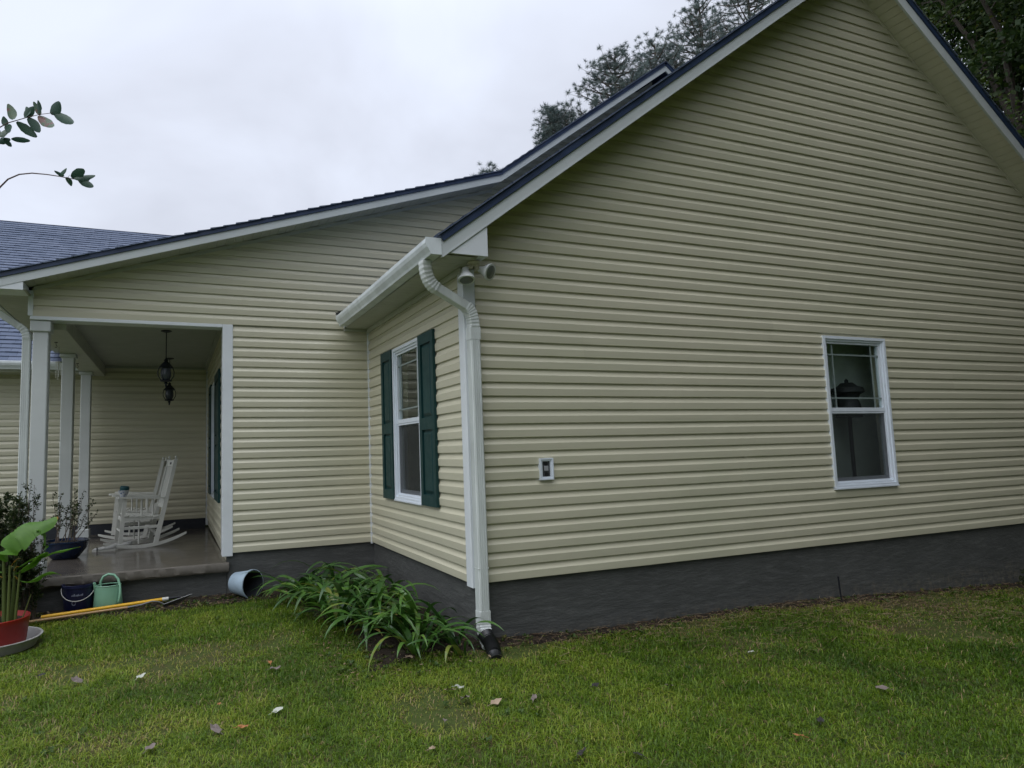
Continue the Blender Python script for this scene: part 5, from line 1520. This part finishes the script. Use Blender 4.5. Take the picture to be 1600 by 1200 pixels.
# ------------------------------------------------------------------ trees
def crown_mesh(name, mat, blobs, per, leaf, seed=0, droop=.3):
    """many small leaf quads in clusters; blobs: (x,y,z,r)"""
    r_ = np.random.default_rng(seed); Vs = []; Rs = []
    for (x, y, z, R) in blobs:
        nsub = max(6, int(R * R * 5))
        cx = r_.normal(0, 1, (nsub, 3)); cx /= np.linalg.norm(cx, axis=1)[:, None]; cx *= (r_.random(nsub) ** .4 * R)[:, None]
        cx[:, 2] *= .8
        tone = r_.random(nsub)
        m_ = int(per)
        for c, tn in zip(cx, tone):
            k = m_
            q = r_.normal(0, 1, (k, 3)) * np.array([.34, .34, .22]) * (R * .42 + .18) + c + np.array([x, y, z])
            d = r_.normal(0, 1, (k, 3)); d[:, 2] -= droop; d /= np.linalg.norm(d, axis=1)[:, None]
            s_ = np.cross(d, r_.normal(0, 1, (k, 3))); s_ /= np.linalg.norm(s_, axis=1)[:, None]
            L = (leaf * r_.uniform(.6, 1.3, k))[:, None]
            Vs.append(np.stack([q, q + d * L * .5 + s_ * L * .3, q + d * L, q + d * L * .5 - s_ * L * .3], 1))
            Rs.append(np.clip(tn * .6 + r_.random(k) * .4, 0, 1))
    V = np.concatenate(Vs); R = np.concatenate(Rs); n_ = len(V)
    me = bpy.data.meshes.new(name)
    me.vertices.add(n_ * 4); me.vertices.foreach_set('co', V.astype(np.float32).ravel())
    me.loops.add(n_ * 4); me.loops.foreach_set('vertex_index', np.arange(n_ * 4, dtype=np.int32))
    me.polygons.add(n_); me.polygons.foreach_set('loop_start', (np.arange(n_) * 4).astype(np.int32))
    a = me.attributes.new('rnd', 'FLOAT', 'POINT'); a.data.foreach_set('value', np.repeat(R, 4).astype(np.float32))
    me.materials.append(mat); me.update(calc_edges=True)
    return me
MTL = mat_attr('broadleaf_foliage', [(0.0, (0.018, 0.040, 0.010)), (0.5, (0.040, 0.078, 0.016)), (0.85, (0.080, 0.12, 0.02)), (1.0, (0.16, 0.15, 0.02))], 0.5, 0.3)
MPN = mat_attr('pine_needles', [(0.0, (0.065, 0.092, 0.090)), (0.6, (0.105, 0.140, 0.130)), (1.0, (0.16, 0.20, 0.175))], 0.55, 0.5)  # pale and bluish: veil of sky glare put into the needle colour
MTB = plain('tree_bark', (0.085, 0.07, 0.055), 0.9, 0.3, 8, bump=0.8, bscale=12)
def limbs(H, blobs, r0, seed, name_b=True):
    rr = random.Random(seed); mb = MB()
    tp = [Vector((0.12 * rr.uniform(-1, 1) * i, 0.12 * rr.uniform(-1, 1) * i, H * i / 7)) for i in range(8)]
    mb.tube(tp, [r0 * (1 - i / 9) for i in range(8)], 10)
    br = MB()
    for (x, y, z, R) in blobs:
        i = min(6, max(2, int(7 * (z - R * .8) / H * .85))); a = tp[i]; b = Vector((x, y, z))
        m_ = a.lerp(b, .5) + Vector((rr.uniform(-.3, .3), rr.uniform(-.3, .3), .35))
        br.tube([a, m_, b], [r0 * .32, r0 * .2, r0 * .05], 6)
        for k in range(7):
            c = b + Vector((rr.gauss(0, 1), rr.gauss(0, 1), rr.gauss(.2, .8))).normalized() * R * rr.uniform(.6, 1)
            s_ = m_.lerp(b, rr.uniform(.2, 1)); br.tube([s_, s_.lerp(c, .5) + Vector((0, 0, .1)), c], [r0 * .07, r0 * .045, r0 * .012], 4)
    return mb, br
def tree(label, loc, H, blobs, mat, per, leaf, seed, group, cm=None, r0=.28, rz=0):
    t = thing('broadleaf_tree', label, 'tree', loc, rz, group)
    a, b = limbs(H, blobs, r0, seed)
    part('trunk', a, MTB, t, smooth=True); part('branches', b, MTB, t)
    part('crown', cm or crown_mesh('crown', mat, blobs, per, leaf, seed), None, t)
    return t
rr = random.Random(5)
def rblobs(H, R, n, zlo=.32):
    o = []
    for i in range(n):
        z = H * rr.uniform(zlo, .97); w = R * math.sin(PI * min(.93, max(.12, (z / H - zlo * .8) / (1.04 - zlo * .8)))) ** .6
        a = rr.uniform(0, 2 * PI); q = w * rr.uniform(.25, .85)
        o.append((q * math.cos(a), q * math.sin(a), z, R * rr.uniform(.30, .46)))
    return o
# big tree beyond the right-hand roof slope
tA = tree('large dark leafy tree rising beyond the right-hand slope of the front gable', (17.0, 3.6, -1.0), 16.0, rblobs(16, 6.0, 38, .22), MTL, 150, .105, 31, 'leafy trees on the right of the house')
# unseen woods behind the photographer, thickened at the right for shade, sharing two crowns
H2 = 13.0; B2 = rblobs(H2, 4.6, 36, .16)
tB = tree('added leafy tree shading the right side of the lawn, just outside the frame', (10.4, -7.6, -1.0), H2, B2, MTL, 230, .13, 32, 'leafy trees on the right of the house')
tB.scale = (1.42, 1.42, 1.5)  # unseen tree, added and enlarged to shade the right wall and lawn
spots = [(15.6, -5.2, 1.35, 'added tall leafy shade tree off the far front corner of the gable wall, right of the frame'), (14.5, -7.0, .72, 'low dense leafy tree between the two near ones at the right of the lawn'), (9.0, -12.5, .70, 'low dense leafy tree at the right front of the lawn'), (13.6, -2.4, .62, 'low leafy tree closest to the far corner of the gable wall'), (17.5, -1.5, 1.15, 'tall leafy tree standing farther right of the house wall'), (11.2, -8.5, 1.05, 'leafy tree at the right of the lawn, second from the house'), (15.5, -10.5, 1.2, 'leafy tree at the right of the lawn, farthest from the house'),
         (20.0, 6.5, 1.25, 'leafy tree behind the large tree at top right'), (6.5, -15.0, 1.1, 'leafy tree across the lawn facing the gable wall'), (1.5, -21.0, 1.2, 'leafy tree across the lawn opposite the downspout corner'), (11.5, -17.5, 1.25, 'leafy tree across the lawn, toward the right'),
         (-5.5, -27.0, 1.15, 'distant leafy tree across the lawn, to the left')]
for i, (x, y, s_, lab) in enumerate(spots):
    o = dup(tB, (x, y, -1.0), i * 1.3, lab); o.scale = (s_, s_, s_)

def tuft_mesh(seed, n=46, L=.17):
    r_ = random.Random(seed); mb = MB(); 
    for i in range(n):
        d = Vector((r_.gauss(0, 1), r_.gauss(0, 1), r_.gauss(.35, .8))).normalized(); s_ = d.orthogonal().normalized() * .0060
        l = L * r_.uniform(.7, 1.15); mb.add([-s_, d * l * .7 - s_ * .6, d * l, s_], [(0, 1, 2, 3)])
    return mb
def pine(label, loc, H, R, seed, zlo, group, ntw=26, lean=(0, 0), tip=1.0):
    r_ = random.Random(seed); t = thing('pine_tree', label, 'tree', loc, 0, group)
    tp = [Vector((lean[0] * i / 8 + r_.uniform(-.1, .1), lean[1] * i / 8 + r_.uniform(-.1, .1), H * i / 8)) for i in range(9)]
    part('trunk', MB().tube(tp, [.24 * (1 - i / 9.5) for i in range(9)], 9), MTB, t, smooth=True)
    br = MB(); V_ = []; R_ = []
    tm = [np.array(tuft_mesh(k).v, np.float32).reshape(-1, 4, 3) for k in range(5)]
    z = H * zlo
    while z < H * .995:
        f = (z - H * zlo) / (H * (1 - zlo)); ext = R * (1 - f ** 3.2) * (.55 + .45 * min(1, f * 4)) + .35 * tip
        for k in range(r_.choice((2, 3, 3))):
            a = r_.uniform(0, 2 * PI); L = ext * r_.uniform(.65, 1.12)
            b = tp[0].lerp(tp[8], z / H); d = Vector((math.cos(a), math.sin(a), r_.uniform(.12, .42)))
            e_ = b + d * L + Vector((0, 0, .12 * L)); m_ = b.lerp(e_, .5) - Vector((0, 0, .05 * L))
            br.tube([b, m_, e_], [.045, .03, .012], 5)
            for q in range(int(ntw * (L / R) ** .8) + 3):
                s_ = r_.uniform(.30, 1.0); c = (b.lerp(m_, s_ * 2) if s_ < .5 else m_.lerp(e_, s_ * 2 - 1))
                w = c + Vector((r_.gauss(0, 1), r_.gauss(0, 1), abs(r_.gauss(.5, .6)))) * (.30 + .10 * L * (1.1 - s_))
                if q % 2 == 0: br.tube([c, c.lerp(w, .6) - Vector((0, 0, .03)), w], [.010, .008, .004], 3, cap=False)
                g = tm[r_.randrange(5)] * r_.uniform(.8, 1.3); an = r_.uniform(0, 6.28); ca, sa_ = math.cos(an), math.sin(an)
                g = np.stack([g[..., 0] * ca - g[..., 1] * sa_ + w.x, g[..., 0] * sa_ + g[..., 1] * ca + w.y, g[..., 2] + w.z], -1)
                V_.append(g); R_.append(np.full(len(g) * 4, r_.random(), np.float32))
        z += r_.uniform(.16, .34) * max(.5, R / 3)
    V = np.concatenate(V_); n_ = len(V)
    me = bpy.data.meshes.new('crown')
    me.vertices.add(n_ * 4); me.vertices.foreach_set('co', V.astype(np.float32).ravel())
    me.loops.add(n_ * 4); me.loops.foreach_set('vertex_index', np.arange(n_ * 4, dtype=np.int32))
    me.polygons.add(n_); me.polygons.foreach_set('loop_start', (np.arange(n_) * 4).astype(np.int32))
    a = me.attributes.new('rnd', 'FLOAT', 'POINT'); a.data.foreach_set('value', np.concatenate(R_))
    me.materials.append(MPN); me.update(calc_edges=True)
    part('branches', br, MTB, t); part('crown', me, None, t)
    return t
PG = 'pines beyond the roof'
pine('pine with rounded clumpy top beyond the roof, leftmost of the big pines', (15.9, 17.5, -1), 19.3, 2.3, 41, .55, PG, ntw=20)
pine('second pine close behind the leftmost big pine, its top just below the picture edge', (19.2, 18.5, -1), 21.3, 2.6, 46, .55, PG, ntw=20)
pine('tall pine beyond the roof peak with its top out of the picture', (22.8, 19.0, -1), 24.6, 2.9, 42, .5, PG, ntw=20)
pine('tallest pine, at the top edge above the gable roof slope', (27.4, 20.0, -1), 28.6, 3.3, 43, .5, PG, ntw=20)
pine('small pine top poking up left of the bigger pines', (13.0, 17.6, -1), 16.3, .75, 44, .82, PG, ntw=14, tip=.4)
pine('tip of a pine barely showing above the bend in the roof line', (9.15, 17.0, -1), 12.45, .7, 45, .88, PG, ntw=18, tip=.4)

# crepe myrtle whose branch tips reach into the top left of the view
cm_ = thing('crepe_myrtle', 'crepe myrtle branches with oval leaves hanging into the top left against the sky', 'tree', (-4.4, -1.3, -0.45))
TO = Vector((-2.79747, -2.13843, 2.39786)); PX = 2.3 / 1007.2 / 4.0     # twig plane: quarter-pixel units at 2.3 m
def tw(a, b, d=0.0): return TO + _r * (a * PX) - _u * (b * PX) + _f * d
MTW = plain('reddish_twig', (0.10, 0.055, 0.045), 0.6, 0.2)
MCM = mat_attr('crepe_myrtle_leaf', [(0.0, (0.028, 0.070, 0.050)), (0.8, (0.045, 0.10, 0.065)), (0.97, (0.07, 0.12, 0.06)), (1.0, (0.14, 0.06, 0.05))], 0.4, 0.18, randobj=True)
root = Vector((-4.4, -1.3, -0.45))
part('trunk', MB().tube([root, root + Vector((.1, 0, 1.0)), root + Vector((.15, -.1, 2.0)), root + Vector((.35, -.2, 2.75))], [.06, .05, .04, .028], 10), MTB, cm_, smooth=True, world=True)
part('trunk', MB().tube([root + Vector((.05, .05, 0)), root + Vector((-.2, .2, 1.2)), root + Vector((-.35, .4, 3.2))], [.05, .04, .02], 10), MTB, cm_, smooth=True, world=True)
fork = root + Vector((.35, -.2, 2.75))
part('branch', MB().tube([fork, fork.lerp(tw(-180, 420), .5) + Vector((0, 0, .12)), tw(-180, 420), tw(0, 275), tw(50, 248), tw(95, 235), tw(165, 215), tw(250, 195), tw(330, 185)], [.014, .009, .005, .0022, .0019, .0017, .0015, .0012, .001], 6), MTW, cm_, smooth=True, world=True)
part('branch', MB().tube([fork - Vector((.02, 0, .6)), tw(-300, 1150), tw(-90, 760), tw(0, 650), tw(50, 600), tw(120, 570), tw(200, 562), tw(290, 570), tw(370, 582), tw(440, 596), tw(490, 604)], [.014, .007, .0035, .003, .0028, .0026, .0024, .002, .0018, .0015, .001], 6), MTW, cm_, smooth=True, world=True)
def oleaf(b, t, w, d0=0.0, d1=0.0):
    B = tw(*b, d0); T = tw(*t, d1); ax_ = T - B; L = ax_.length; ax_.normalize(); sd_ = ax_.cross(_f).normalized(); nn = sd_.cross(ax_)
    tl = random.uniform(-.5, .5); sd_ = (sd_ * math.cos(tl) + nn * math.sin(tl)); nn = sd_.cross(ax_)
    V = []; n_ = 9
    for i in range(n_ + 1):
        f = i / n_; ww = w * PX * .5 * (math.sin(PI * min(1, f * .94 + .03)) ** .62) * (1 - .25 * (f - .4)) * random.uniform(.93, 1.05)
        p = B + ax_ * L * f + nn * (-.12 * L * f * f)
        V += [p - sd_ * ww + nn * ww * .3, p, p + sd_ * ww + nn * ww * .3]
    F = []
    for i in range(n_): a = i * 3; F += [(a, a + 1, a + 4, a + 3), (a + 1, a + 2, a + 5, a + 4)]
    part('leaf', MB().add(V, F), MCM, cm_, smooth=True, world=True)
for L_ in [((95, 232), (40, 128), 58), ((160, 215), (150, 140), 70), ((160, 214), (198, 142), 56), ((245, 195), (200, 112), 36), ((245, 194), (256, 118), 44), ((312, 188), (382, 122), 80), ((330, 183), (486, 270), 62),
           ((236, 200), (356, 297), 66), ((168, 218), (262, 308), 62), ((98, 238), (204, 322), 56), ((20, 268), (92, 300), 58), ((60, 342), (178, 350), 34), ((30, 264), (12, 204), 40), ((10, 300), (-40, 350), 60), ((0, 340), (62, 352), 40), ((70, 352), (10, 392), 40), ((-20, 270), (-80, 180), 60), ((20, 352), (60, 388), 30), ((-30, 330), (40, 262), 60),
           ((372, 580), (440, 546), 36), ((400, 578), (362, 566), 24), ((442, 586), (542, 546), 62), ((412, 588), (428, 628), 46), ((418, 584), (462, 600), 40), ((470, 600), (586, 578), 42), ((490, 604), (586, 650), 46), ((500, 608), (560, 590), 40)]:
    oleaf(*L_, d0=random.uniform(-.01, .01), d1=random.uniform(-.03, .03))
